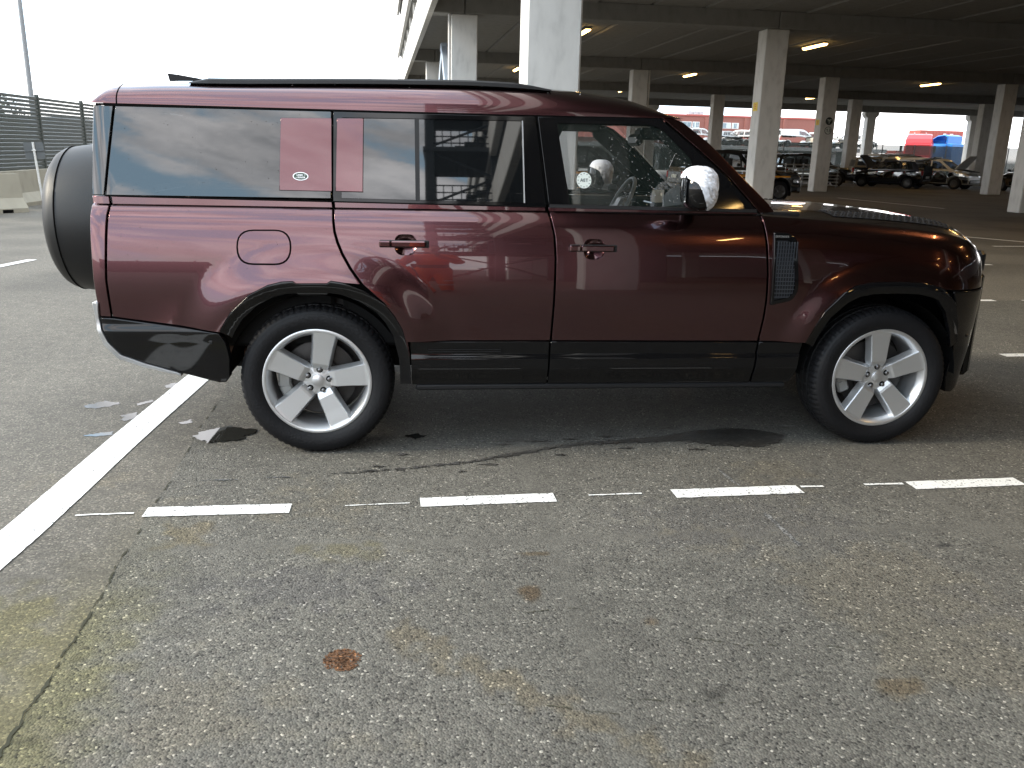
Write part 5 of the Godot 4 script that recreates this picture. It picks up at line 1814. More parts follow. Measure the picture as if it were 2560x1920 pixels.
func drop(m: MB, p: Vector3, n: Vector3, r: float) -> void:
	var x := n.cross(Vector3.RIGHT).normalized()
	var y := n.cross(x)
	var topp := p + n * r * 0.7
	for k in 6:
		var a := x * cos(TAU * k / 6.0) + y * sin(TAU * k / 6.0)
		var b := x * cos(TAU * (k + 1) / 6.0) + y * sin(TAU * (k + 1) / 6.0)
		m.quad(p + a * r, p + b * r, p + b * r * 0.7 + n * r * 0.5, p + a * r * 0.7 + n * r * 0.5, a, b, (b + n).normalized(), (a + n).normalized())
		m.tri(p + a * r * 0.7 + n * r * 0.5, p + b * r * 0.7 + n * r * 0.5, topp, (a + n).normalized(), (b + n).normalized(), n)
		m.tri(p + a * r, p + b * r, p, -n, -n, -n)


# ---------------------------------------------------------------- other vehicles

func slab(poly_in: PackedVector2Array, hw: Callable, bev: float) -> ArrayMesh:
	# a side outline given width: hw(x, y) is the half width; the edge is rounded by bev
	var poly := resample(poly_in, 0.14)
	if Geometry2D.is_polygon_clockwise(poly):
		poly.reverse()
	var k := poly.size()
	var m := MB.new()
	var ins := PackedVector2Array()
	var nn := []
	for i in k:
		var e0 := (poly[i] - poly[(i + k - 1) % k]).normalized()
		var e1 := (poly[(i + 1) % k] - poly[i]).normalized()
		var q := (Vector2(e0.y, -e0.x) + Vector2(e1.y, -e1.x)).normalized()
		nn.append(q)
		ins.append(poly[i] - q * bev)
	var idx := Geometry2D.triangulate_polygon(ins)
	for s in [-1.0, 1.0]:
		for i in range(0, idx.size(), 3):
			var P := []
			for j in 3:
				var p := ins[idx[i + j]]
				P.append(Vector3(p.x, p.y, s * hw.call(p.x, p.y)))
			m.ftri(P[0], P[1], P[2], Vector3(0, 0.1, s))
		for i in k:
			var j := (i + 1) % k
			var a := Vector3(ins[i].x, ins[i].y, s * hw.call(ins[i].x, ins[i].y))
			var b := Vector3(ins[j].x, ins[j].y, s * hw.call(ins[j].x, ins[j].y))
			var c := Vector3(poly[j].x, poly[j].y, s * (hw.call(poly[j].x, poly[j].y) - bev * 1.2))
			var d := Vector3(poly[i].x, poly[i].y, s * (hw.call(poly[i].x, poly[i].y) - bev * 1.2))
			var na := Vector3(nn[i].x * 0.5, nn[i].y * 0.5, s).normalized()
			var nb := Vector3(nn[j].x * 0.5, nn[j].y * 0.5, s).normalized()
			m.quad(a, b, c, d, na, nb, Vector3(nn[j].x, nn[j].y, s * 0.4).normalized(), Vector3(nn[i].x, nn[i].y, s * 0.4).normalized())
	for i in k:
		var j := (i + 1) % k
		var wi: float = hw.call(poly[i].x, poly[i].y) - bev * 1.2
		var wj: float = hw.call(poly[j].x, poly[j].y) - bev * 1.2
		var e := (poly[j] - poly[i]).normalized()
		m.fquad(Vector3(poly[i].x, poly[i].y, -wi), Vector3(poly[j].x, poly[j].y, -wj), Vector3(poly[j].x, poly[j].y, wj), Vector3(poly[i].x, poly[i].y, wi), Vector3(e.y, -e.x, 0))
	return m.mesh()


const SHAPES := {
	# body outline, glass house outline, side windows, wheel positions, wheel radius
	"hatch": {"body": [[-1.92, 0.28], [-2.0, 0.5], [-2.02, 0.72], [-1.95, 0.95], [-1.8, 1.0], [-0.9, 0.98], [0.75, 0.95], [1.0, 0.93], [1.6, 0.82], [1.88, 0.70], [1.95, 0.5], [1.9, 0.26]], "house": [[-1.86, 0.96], [-1.62, 1.32], [-1.45, 1.44], [-0.5, 1.49], [0.1, 1.45], [0.4, 1.33], [1.02, 0.92]], "win": [[[-1.5, 1.04], [-1.36, 1.34], [-0.85, 1.40], [-0.85, 1.04]], [[-0.78, 1.04], [-0.78, 1.40], [-0.02, 1.39], [-0.02, 1.03]], [[0.04, 1.03], [0.04, 1.38], [0.30, 1.30], [0.72, 1.0]]], "w": [-1.28, 1.25], "r": 0.30, "front": [[0.42, 1.31], [0.98, 0.96]], "rear": [[-1.84, 0.99], [-1.60, 1.33]]},
	"mpv": {"body": [[-2.1, 0.30], [-2.15, 0.55], [-2.16, 0.85], [-2.1, 1.03], [-1.9, 1.06], [0.95, 1.02], [1.25, 0.98], [1.85, 0.86], [2.08, 0.72], [2.14, 0.5], [2.1, 0.28]], "house": [[-2.1, 1.0], [-1.98, 1.45], [-1.82, 1.60], [-0.6, 1.66], [0.2, 1.62], [0.52, 1.50], [1.28, 0.98]], "win": [[[-1.92, 1.12], [-1.82, 1.48], [-1.05, 1.53], [-1.05, 1.10]], [[-0.98, 1.10], [-0.98, 1.53], [-0.05, 1.53], [-0.05, 1.08]], [[0.02, 1.08], [0.02, 1.52], [0.42, 1.44], [0.95, 1.06]]], "w": [-1.4, 1.38], "r": 0.32, "front": [[0.54, 1.48], [1.24, 1.02]], "rear": [[-2.08, 1.06], [-1.97, 1.46]]},
	"suv": {"body": [[-2.15, 0.38], [-2.22, 0.6], [-2.22, 0.95], [-2.15, 1.10], [-1.9, 1.12], [0.95, 1.08], [1.2, 1.06], [1.95, 0.98], [2.15, 0.86], [2.2, 0.55], [2.12, 0.34]], "house": [[-2.15, 1.06], [-2.0, 1.55], [-1.85, 1.66], [-0.6, 1.72], [0.25, 1.69], [0.5, 1.58], [1.15, 1.05]], "win": [[[-1.95, 1.18], [-1.85, 1.52], [-1.15, 1.58], [-1.15, 1.16]], [[-1.08, 1.16], [-1.08, 1.58], [-0.15, 1.60], [-0.15, 1.14]], [[-0.08, 1.14], [-0.08, 1.60], [0.38, 1.53], [0.85, 1.12]]], "w": [-1.38, 1.36], "r": 0.36, "front": [[0.52, 1.56], [1.12, 1.10]], "rear": [[-2.13, 1.13], [-2.0, 1.54]]},
	"saloon": {"body": [[-2.25, 0.32], [-2.32, 0.6], [-2.3, 0.92], [-2.1, 1.0], [-1.4, 1.0], [0.8, 0.94], [1.05, 0.92], [1.9, 0.82], [2.2, 0.70], [2.28, 0.45], [2.2, 0.26]], "house": [[-1.75, 0.96], [-1.1, 1.36], [-0.8, 1.44], [-0.1, 1.46], [0.3, 1.40], [1.08, 0.92]], "win": [[[-1.35, 1.03], [-0.98, 1.30], [-0.42, 1.38], [-0.42, 1.02]], [[-0.35, 1.02], [-0.35, 1.38], [0.22, 1.36], [0.80, 1.0]]], "w": [-1.42, 1.42], "r": 0.32, "front": [[0.34, 1.38], [1.04, 0.95]], "rear": [[-1.72, 0.99], [-1.12, 1.35]]},
	"van": {"body": [[-2.3, 0.34], [-2.38, 0.6], [-2.38, 1.1], [-2.3, 1.25], [1.2, 1.18], [1.5, 1.14], [2.05, 0.98], [2.25, 0.8], [2.3, 0.5], [2.22, 0.30]], "house": [[-2.35, 1.2], [-2.3, 1.72], [-2.15, 1.84], [-0.2, 1.88], [0.4, 1.84], [0.72, 1.70], [1.5, 1.14]], "win": [[[-0.1, 1.28], [-0.1, 1.68], [0.58, 1.62], [1.12, 1.22]]], "w": [-1.45, 1.45], "r": 0.33, "front": [[0.76, 1.66], [1.46, 1.18]], "rear": [[-2.37, 1.28], [-2.33, 1.70]]},
}
var wheel_cache := {}


func small_wheel(r: float) -> Array:
	if not wheel_cache.has(r):
		var a := MB.new()
		var tp := [Vector2(r * 0.62, -0.005), Vector2(r * 0.9, 0.0), Vector2(r * 0.98, -0.02), Vector2(r, -0.05), Vector2(r, -0.17), Vector2(r * 0.95, -0.2), Vector2(0.0, -0.2)]
		tp.reverse()
		a.lathe(tp, 26)
		var b := MB.new()
		b.lathe([Vector2(r * 0.64, -0.012), Vector2(r * 0.60, -0.004), Vector2(r * 0.55, -0.02), Vector2(r * 0.2, -0.03), Vector2(r * 0.16, -0.012), Vector2(0.0, -0.01)], 26)
		for k in 5:
			b.box(Vector3(r * 0.36 * cos(TAU * k / 5.0), r * 0.36 * sin(TAU * k / 5.0), -0.012), Vector3(r * 0.5, r * 0.13, 0.016), 0.003, Basis(Vector3.BACK, TAU * k / 5.0))
		wheel_cache[r] = [a.mesh(), b.mesh()]
	return wheel_cache[r]


func car(called: String, label: String, shape: String, paint: Material, at: Vector3, turn: float, group := "", opt := {}) -> Node3D:
	var S: Dictionary = SHAPES[shape]
	var t := thing(called, label, "van" if shape == "van" else "car", at, turn, group)
	var half: float = opt.get("half", 0.86 if shape != "hatch" else 0.82)
	var body_w := func(x: float, y: float) -> float:
		return half - 0.10 * pow(absf(x) / 2.2, 4.0) - 0.06 * smoothstep(0.5, 0.25, y) - 0.05 * smoothstep(0.8, 1.1, y)
	var arch := []
	var outline := arr(S.body)
	for wx in S.w:
		var c := PackedVector2Array()
		for k in 20:
			c.append(Vector2(wx + (S.r + 0.06) * cos(TAU * k / 20.0), S.r + (S.r + 0.06) * sin(TAU * k / 20.0)))
		var cut := Geometry2D.clip_polygons(outline, c)
		outline = cut[0]
		for q in cut:
			if q.size() > outline.size():
				outline = q
	part(t, "body", slab(outline, body_w, 0.05), paint)
	part(t, "underbody", bxm(Vector3(S.body[-3][0] - S.body[1][0] - 0.5, 0.32, half * 1.5), 0.02, Vector3((S.body[-3][0] + S.body[1][0]) / 2, 0.36, 0)), M.interior)
	var hb: float = S.house[0][1]
	var house_w := func(_x: float, y: float) -> float: return half - 0.06 - 0.26 * maxf(0.0, y - hb)
	var glass: Material = M.car_glass
	var wins := []
	for w in S.win:
		wins.append(arr(w))
	var side := panel(arr(S.house), house_w, 0.22, wins, 0.006, 0.03)
	for s in 2:
		part(t, "cabin_side", side, paint, Transform3D(Basis.from_scale(Vector3(1, 1, 1 - 2 * s)), Vector3.ZERO))
	var rf := MB.new()
	var hp := resample(arr(S.house), 0.16)
	for i in hp.size():
		var p := hp[i]
		var q := hp[(i + 1) % hp.size()]
		if minf(p.y, q.y) < minf(S.front[0][1], S.rear[1][1]) - 0.012:
			continue
		var e := q - p
		var o := Vector3(-e.y, e.x, 0) if e.x > 0 else Vector3(e.y, -e.x, 0)
		var wp: float = house_w.call(p.x, p.y)
		var wq: float = house_w.call(q.x, q.y)
		rf.fquad(Vector3(p.x, p.y, -wp), Vector3(q.x, q.y, -wq), Vector3(q.x, q.y, wq), Vector3(p.x, p.y, wp), o)
	part(t, "roof", rf.mesh(), paint)
	for e in [[S.win[-1][0][0] - 0.35, 0.36], [S.win[-1][0][0] - 0.35, -0.36], [S.win[-1][0][0] - 1.15, 0.0]]:
		part(t, "seat", bxm(Vector3(0.16, hb * 0.5, 0.5 if e[1] != 0.0 else 1.2), 0.04, Vector3(e[0], hb + 0.12, e[1])), M.seat)
	for w in S.win:
		for s in [1.0, -1.0]:
			var m := MB.new()
			var poly := arr(w)
			var idx := Geometry2D.triangulate_polygon(poly)
			for i in range(0, idx.size(), 3):
				var P := []
				for j in 3:
					var p := poly[idx[i + j]]
					P.append(Vector3(p.x, p.y, s * (house_w.call(p.x, p.y) - 0.006)))
				m.ftri(P[0], P[1], P[2], Vector3(0, 0, s))
			part(t, "side_window", m.mesh(), glass)
	for e in [["windscreen", S.front, 1.0], ["rear_window", S.rear, -1.0]]:
		var m := MB.new()
		var a: Array = e[1][0]
		var b: Array = e[1][1]
		var n := Vector3(absf(b[1] - a[1]) * e[2], absf(b[0] - a[0]), 0).normalized() * 0.012
		var wa: float = house_w.call(a[0], a[1]) - 0.07
		var wb: float = house_w.call(b[0], b[1]) - 0.07
		m.fquad(Vector3(a[0], a[1], -wa) + n, Vector3(a[0], a[1], wa) + n, Vector3(b[0], b[1], wb) + n, Vector3(b[0], b[1], -wb) + n, n)
		part(t, e[0], m.mesh(), glass)
	var wm := small_wheel(S.r)
	for wx in S.w:
		for s in [1.0, -1.0]:
			var o := part(t, "wheel", wm[0], M.rubber, Transform3D(Basis(Vector3.UP, 0.0 if s > 0 else PI), Vector3(wx, S.r, s * (half - 0.03))))
			part(o, "rim", wm[1], M.car_rim)
	# lamps, bumpers, plate
	var fx: float = S.body[S.body.size() - 2][0]
	var rx: float = S.body[2][0]
	for s in [1.0, -1.0]:
		part(t, "headlight", bxm(Vector3(0.16, 0.12, 0.34), 0.03, Vector3(fx - 0.10, 0.70, s * (half - 0.24))), M.silver)
		part(t, "tail_lamp", bxm(Vector3(0.08, 0.24, 0.14), 0.02, Vector3(rx + 0.03, 0.84, s * (half - 0.14))), M.red_lens)
		part(t, "door_mirror", bxm(Vector3(0.10, 0.12, 0.18), 0.03, Vector3(S.win[-1][2][0] + 0.16, S.win[-1][0][1] + 0.06, s * (half + 0.06))), M.satin_black)
	part(t, "front_bumper", bxm(Vector3(0.12, 0.22, half * 1.6), 0.04, Vector3(fx - 0.03, 0.42, 0)), M.satin_black)
	part(t, "rear_bumper", bxm(Vector3(0.12, 0.20, half * 1.6), 0.04, Vector3(rx + 0.05, 0.48, 0)), M.satin_black)
	part(t, "number_plate", bxm(Vector3(0.012, 0.11, 0.5), 0.002, Vector3(rx - 0.014, 0.62 if shape != "suv" else 0.8, 0)), M.white_print)
	if opt.get("bonnet_up", false):
		var e0: Array = S.front[1]
		var m := MB.new()
		m.prism(pv([[0, -half * 0.82, 0.1], [0.95, -half * 0.70, 0.25], [0.95, half * 0.70, 0.25], [0, half * 0.82, 0.1]]), Transform3D(Basis(Vector3.BACK, 0.85) * Basis(Vector3.RIGHT, -PI / 2), Vector3(e0[0] + 0.02, e0[1] + 0.05, 0)), -0.02, 0.02)
		part(t, "open_bonnet", m.mesh(), paint)
		part(t, "engine_bay", bxm(Vector3(0.8, 0.03, half * 1.3), 0.01, Vector3(e0[0] + 0.50, e0[1] - 0.02, 0), Basis(Vector3.BACK, -0.16)), M.interior)
	if opt.get("hatch_up", false):
		var a: Array = S.rear[1]
		var m := MB.new()
		m.prism(pv([[-1.0, -half * 0.75, 0.12], [0, -half * 0.72, 0.05], [0, half * 0.72, 0.05], [-1.0, half * 0.75, 0.12]]), Transform3D(Basis(Vector3.BACK, -0.22) * Basis(Vector3.RIGHT, -PI / 2), Vector3(a[0] + 0.10, a[1] + 0.12, 0)), -0.03, 0.03)
		part(t, "open_tailgate", m.mesh(), paint)
		part(t, "boot_opening", bxm(Vector3(0.02, 0.72, half * 1.35), 0.0, Vector3(rx - 0.004, 0.86, 0)), M.interior)
	if opt.has("stripe"):
		for s in [1.0, -1.0]:
			part(t, "side_stripe", bxm(Vector3(3.6, 0.05, 0.004), 0.0, Vector3(-0.1, 0.86, s * (half - 0.005))), opt.stripe)
	if opt.get("emblem", false):
		for s in [1.0, -1.0]:
			var m := MB.new()
			m.lathe([Vector2(0.15, 0.0), Vector2(0.15, 0.004), Vector2(0.0, 0.004)], 20, Transform3D(Basis(Vector3.UP, 0.0 if s > 0 else PI), Vector3(0.45, 0.72, s * (half - 0.002))))
			part(t, "door_emblem", m.mesh(), M.dark_print)
	if opt.get("rails", false):
		for s in [1.0, -1.0]:
			var m := MB.new()
			m.tube([Vector3(-1.7, 1.68, s * 0.60), Vector3(-1.5, 1.74, s * 0.60), Vector3(0.1, 1.74, s * 0.60), Vector3(0.25, 1.69, s * 0.60)], 0.02, 6)
			part(t, "roof_rail", m.mesh(), M.satin_black)
	return t


func make_garage_cars() -> void:
	var g := "cars parked inside the garage"
	# two dark cars with an orange stripe, just past the red car's windscreen
	car("parked_car", "black estate with an orange side stripe, behind the stickered column", "suv", M.car_black, G(12.7, 0, -25.2), TURN + 0.02, g, {"stripe": M.stripe_orange})
	car("parked_car", "black car with an orange side stripe seen through the red car's windows", "suv", M.car_black, G(7.2, 0, -24.9), TURN + 0.02, g, {"stripe": M.stripe_orange})
	# far row
	car("parked_car", "dark navy hatchback with its tailgate and bonnet up", "hatch", M.car_navy, G(28.39, 0, -40.82), TURN + PI - 0.95, g, {"hatch_up": true, "bonnet_up": true})
	car("parked_car", "white people carrier with its bonnet up and a door emblem", "mpv", M.car_white, G(31.41, 0, -41.18), TURN - 1.0, g, {"bonnet_up": true, "emblem": true})
	car("parked_car", "black off-roader side-on beside the column with round signs", "suv", M.car_black, G(24.00, 0, -41.73), TURN - 0.05, g, {})
	car("parked_car", "bronze car with its bonnet up behind the steel racks", "saloon", M.car_bronze, G(22.54, 0, -44.11), TURN + PI + 0.9, g, {"bonnet_up": true})
	car("parked_car", "white van behind the bronze car and the steel racks", "van", M.car_white, G(24.55, 0, -48.69), TURN + 0.35, g)
	car("parked_car", "silver car with its roof bars behind the white people carrier", "suv", M.car_silver, G(33.15, 0, -45.85), TURN - 0.5, g, {"rails": true})
	car("parked_car", "beige car between the hatchback and the white people carrier", "mpv", M.car_beige, G(31.32, 0, -47.22), TURN + 0.1, g)
	car("parked_car", "white car with a long roof behind the raised bonnet", "van", M.car_white, G(34.80, 0, -49.97), TURN + 0.1, g)
	car("parked_car", "dark red car half hidden by the outermost column", "hatch", M.car_bronze, G(34.43, 0, -37.62), TURN + 1.3, g)
	# stack of steel racks
	var t := thing("steel_rack", "stack of grey steel transport racks between two garage columns", "rack", G(22.6, 0, -39.2), TURN + 0.05)
	for k in 7:
		for z in [-0.55, 0.55]:
			part(t, "rack_bar", bxm(Vector3(3.1, 0.055, 0.05), 0.006, Vector3(0, 0.12 + 0.17 * k, z)), M.galvanised)
	for x in [-1.5, -0.5, 0.5, 1.5]:
		for z in [-0.5, 0.5]:
			part(t, "rack_post", bxm(Vector3(0.06, 1.22, 0.06), 0.006, Vector3(x, 0.61, z)), M.grey_steel)


# ---------------------------------------------------------------- beyond the far side

func lorry(label: String, paint: Material, at: Vector3, turn: float, blue: bool) -> void:
	var t := thing("lorry", label, "lorry", at, turn, "lorry cabs behind the mesh fence")
	part(t, "cab", slab(arr([[-1.1, 0.75], [-1.1, 3.05], [0.85, 3.05], [1.05, 2.9], [1.22, 1.9], [1.25, 0.6], [0.9, 0.5]]), func(_x: float, y: float) -> float: return 1.22 - 0.02 * y, 0.08), paint)
	part(t, "roof_fairing", slab(arr([[-1.05, 3.0], [-1.0, 3.75], [-0.6, 3.88], [0.15, 3.78], [0.75, 3.4], [0.95, 3.02]]), func(_x: float, y: float) -> float: return 1.18 - 0.16 * maxf(0.0, y - 3.0), 0.08), paint)
	part(t, "side_fairing", slab(arr([[-1.7, 0.9], [-1.7, 3.0], [-1.1, 3.1], [-1.1, 0.9]]), func(_x: float, _y: float) -> float: return 1.2, 0.03), paint)
	var m := MB.new()
	m.fquad(Vector3(1.065, 2.85, -1.0), Vector3(1.065, 2.85, 1.0), Vector3(1.235, 1.95, 1.05), Vector3(1.235, 1.95, -1.05), Vector3.RIGHT)
	part(t, "windscreen", m.mesh(), M.car_glass)
	for s in [1.0, -1.0]:
		part(t, "side_window", bxm(Vector3(0.75, 0.7, 0.02), 0.0, Vector3(0.45, 2.4, s * 1.175)), M.car_glass)
		part(t, "mirror", bxm(Vector3(0.12, 0.6, 0.22), 0.04, Vector3(1.1, 2.5, s * 1.42)), M.satin_black)
		part(t, "air_horn", bxm(Vector3(0.30, 0.10, 0.10), 0.03, Vector3(-0.2, 3.93, s * 0.5)), M.silver)
	part(t, "grille", bxm(Vector3(0.05, 0.9, 1.9), 0.02, Vector3(1.25, 1.25, 0)), M.satin_black)
	part(t, "chassis", bxm(Vector3(5.6, 0.25, 0.9), 0.02, Vector3(-1.9, 0.85, 0)), M.dark_steel)
	var wm := small_wheel(0.5)
	for x in [0.35, -3.4]:
		for s in [1.0, -1.0]:
			var o := part(t, "wheel", wm[0], M.rubber, Transform3D(Basis(Vector3.UP, 0.0 if s > 0 else PI), Vector3(x, 0.5, s * 1.12)))
			part(o, "rim", wm[1], M.car_rim)
	if blue:
		for k in 9:
			part(t, "marker_lamp", bxm(Vector3(0.05, 0.09, 0.05), 0.01, Vector3(-1.02 + 0.0 * k, 3.1 + 0.0, -1.0 + 0.25 * k)), M.red_lens)


func make_beyond() -> void:
	# mesh fence with shade cloth along the far side
	var f := thing("mesh_fence", "long wire fence with dark shade cloth beyond the garage", "fence", G(10.0, 0, -66.0), TURN)
	var cloth := bxm(Vector3(3.0, 2.5, 0.01), 0.0, Vector3(1.5, 1.45, 0))
	var post := bxm(Vector3(0.07, 2.75, 0.07), 0.008, Vector3(0, 1.375, 0.05))
	for i in 19:
		part(f, "post", post, M.dark_steel, Transform3D(Basis.IDENTITY, Vector3(i * 3.0, 0, 0)))
		if i < 18:
			part(f, "shade_panel", cloth, M.shade_cloth, Transform3D(Basis.IDENTITY, Vector3(i * 3.0, 0, 0)))
	# raised storage deck with white cars
	var d := thing("storage_deck", "raised concrete storage deck carrying white cars behind the fence", "deck", G(20.0, 0, -86.0), TURN)
	part(d, "slab", bxm(Vector3(46, 0.35, 9.0), 0.02, Vector3(10, 2.30, 0)), M.concrete)
	for i in 10:
		part(d, "pillar", bxm(Vector3(0.4, 2.13, 0.4), 0.02, Vector3(-11 + i * 4.8, 1.06, 3.8)), M.concrete)
	part(d, "back_wall", bxm(Vector3(46, 2.13, 0.2), 0.0, Vector3(10, 1.06, -4.0)), M.container_grey)
	var g := "white cars on the raised deck"
	car("stored_car", "white hatchback on the raised deck, beside the dark small car", "suv", M.car_white, G(33.4, 2.475, -84.8), TURN + 0.15, g)
	car("stored_car", "dark small car on the raised deck between white ones", "hatch", M.car_silver, G(36.4, 2.475, -84.4), TURN + 0.5, g)
	car("stored_car", "white car seen from behind on the raised deck", "mpv", M.car_white, G(38.2, 2.475, -85.0), TURN + PI - 1.1, g)
	car("stored_car", "white van on the raised deck in line with the stickered column", "van", M.car_white, G(40.6, 2.475, -85.4), TURN + 0.9, g)
	car("stored_car", "long white van on the raised deck, beige car beside it", "van", M.car_white, G(44.2, 2.475, -84.6), TURN + 0.12, g)
	car("stored_car", "beige car on the raised deck before the brick wall", "mpv", M.car_beige, G(47.6, 2.475, -84.2), TURN + 0.1, g)
	car("stored_car", "white car on the raised deck nearest the lorries", "hatch", M.car_white, G(51.4, 2.475, -84.6), TURN + 0.2, g)
	lorry("red lorry cab showing above the mesh fence", M.truck_red, G(50.3, 0, -72.0), TURN - 2.2, false)
	lorry("blue lorry cab with red marker lamps above the mesh fence", M.truck_blue, G(54.0, 0, -73.5), TURN + 1.9, true)
	# red containers far behind
	for e in [[68.5, 0.0, "faded red shipping container behind the lorries"], [76.0, 0.0, "second faded red shipping container behind the lorries"], [71.5, 2.62, "faded red shipping container stacked on two others"]]:
		var o := thing("shipping_container", e[2], "container", G(e[0], e[1], -101.0), TURN, "red containers")
		part(o, "box", bxm(Vector3(6.1, 2.58, 2.44), 0.03, Vector3(0, 1.29, 0)), M.container_red)
		for k in 14:
			part(o, "corrugation", bxm(Vector3(0.18, 2.3, 0.05), 0.01, Vector3(-2.8 + k * 0.43, 1.29, 1.235)), M.container_red)
	# brick building
	var b := thing("brick_building", "long low red brick building with bands of pale windows", "building", G(38.0, 0, -120.0), TURN)
	part(b, "wall", bxm(Vector3(54, 6.9, 10), 0.0, Vector3(0, 3.45, -5)), M.brick)
	part(b, "parapet", bxm(Vector3(54.2, 0.25, 10.2), 0.02, Vector3(0, 7.0, -5)), M.container_red)
	for k in 8:
		var x := -22.0 + k * 6.05 - 2.3
		part(b, "pilaster", bxm(Vector3(0.5, 6.8, 0.25), 0.02, Vector3(x + 3.6, 3.4, 0.1)), M.brick)
		for y in [5.69, 2.6]:
			for e in [[0.0, 2.5], [2.0, 0.9]]:
				var w := part(b, "window", bxm(Vector3(e[1] + 0.16, 0.84, 0.06), 0.01, Vector3(x + e[0], y, 0.01)), M.road_paint)
				for q in 4:
					part(w, "pane", bxm(Vector3(e[1] / 4 - 0.05, 0.68, 0.03), 0.0, Vector3(x + e[0] - e[1] * 0.375 + q * e[1] / 4, y, 0.04)), M.window_blue if (q + k) % 3 else M.curtain)
	for k in 3:
		part(b, "roof_unit", bxm(Vector3(0.62, 0.55, 0.8), 0.03, Vector3(7.4 + k * 0.85, 7.40, -1.5)), M.galvanised)
	# street lamp far off
	var p := thing("lamp_pole", "thin grey double-arm lighting pole behind the lorries", "pole", G(60.5, 0, -96.0))
	var m := MB.new()
	m.tube([Vector3(0, 0, 0), Vector3(0, 5.1, 0)], 0.07, 6)
	m.tube([Vector3(-2.4, 5.05, 0), Vector3(1.2, 5.05, 0)], 0.05, 6)
	part(p, "shaft", m.mesh(), M.pole_grey)


# ---------------------------------------------------------------- behind the photographer (mirrored in the car)

func make_behind() -> void:
	# steel stair tower at the open side of the garage
	var t := thing("stair_tower", "tall dark steel stair tower with crossed braces behind the photographer", "stairs", G(0.25, 0, 14.0), TURN)
	var bars := func(called: String, a: Vector3, b: Vector3, r: float) -> void:
		var m := MB.new()
		m.tube([a, b], r, 6)
		part(t, called, m.mesh(), M.dark_steel)
	for x in [0.0, 1.5, 3.0]:
		for z in [0.0, 3.0]:
			part(t, "post", bxm(Vector3(0.22, 16.0, 0.22), 0.01, Vector3(x, 8.0, z)), M.dark_steel)
	for k in 6:
		var y := 0.1 + 2.65 * k
		part(t, "landing", bxm(Vector3(3.3, 0.22, 3.3), 0.01, Vector3(1.5, y + 2.5, 1.5)), M.dark_steel)
		part(t, "kick_panel", bxm(Vector3(1.6, 1.0, 0.05), 0.0, Vector3(2.2, y + 3.1, 0.05)), M.dark_steel)
		for r in 3:
			bars.call("handrail", Vector3(0, y + 2.85 + 0.32 * r, 0), Vector3(3.0, y + 2.85 + 0.32 * r, 0), 0.03)
		for r in 7:
			bars.call("baluster", Vector3(0.1 + 0.2 * r, y + 2.6, 0), Vector3(0.1 + 0.2 * r, y + 3.5, 0), 0.014)
		bars.call("cross_brace", Vector3(0, y, 0), Vector3(3.0, y + 2.4, 0), 0.05)
		bars.call("cross_brace", Vector3(3.0, y, 0), Vector3(0, y + 2.4, 0), 0.05)
		for s in 11:
			part(t, "tread", bxm(Vector3(0.28, 0.05, 1.1), 0.005, Vector3(0.25 + 0.24 * s, y + 0.22 * s + 0.1, 1.6)), M.dark_steel)
	part(t, "lift_shaft", bxm(Vector3(2.2, 16.0, 2.4), 0.02, Vector3(4.2, 8.0, 1.5)), M.container_grey)
	# a fence and a hedge close the view to the open side
	var f := thing("screen_fence", "low dark screen fence on the open side behind the photographer", "fence", Vector3(-40, 0, 42), 0.0)
	for i in 14:
		part(f, "panel", bxm(Vector3(2.9, 2.2, 0.06), 0.01, Vector3(i * 3.0, 1.1, 0)), M.fence_slat)
		part(f, "post", bxm(Vector3(0.1, 2.4, 0.12), 0.01, Vector3(i * 3.0 - 1.5, 1.2, 0)), M.fence_slat)
	make_person()


func capsule(p: Vector3, a: Vector3, b: Vector3, ra: float, rb: float) -> float:
	var ab := b - a
	var t := clampf((p - a).dot(ab) / maxf(ab.length_squared(), 1e-9), 0.0, 1.0)
	return p.distance_to(a + ab * t) - lerpf(ra, rb, t)


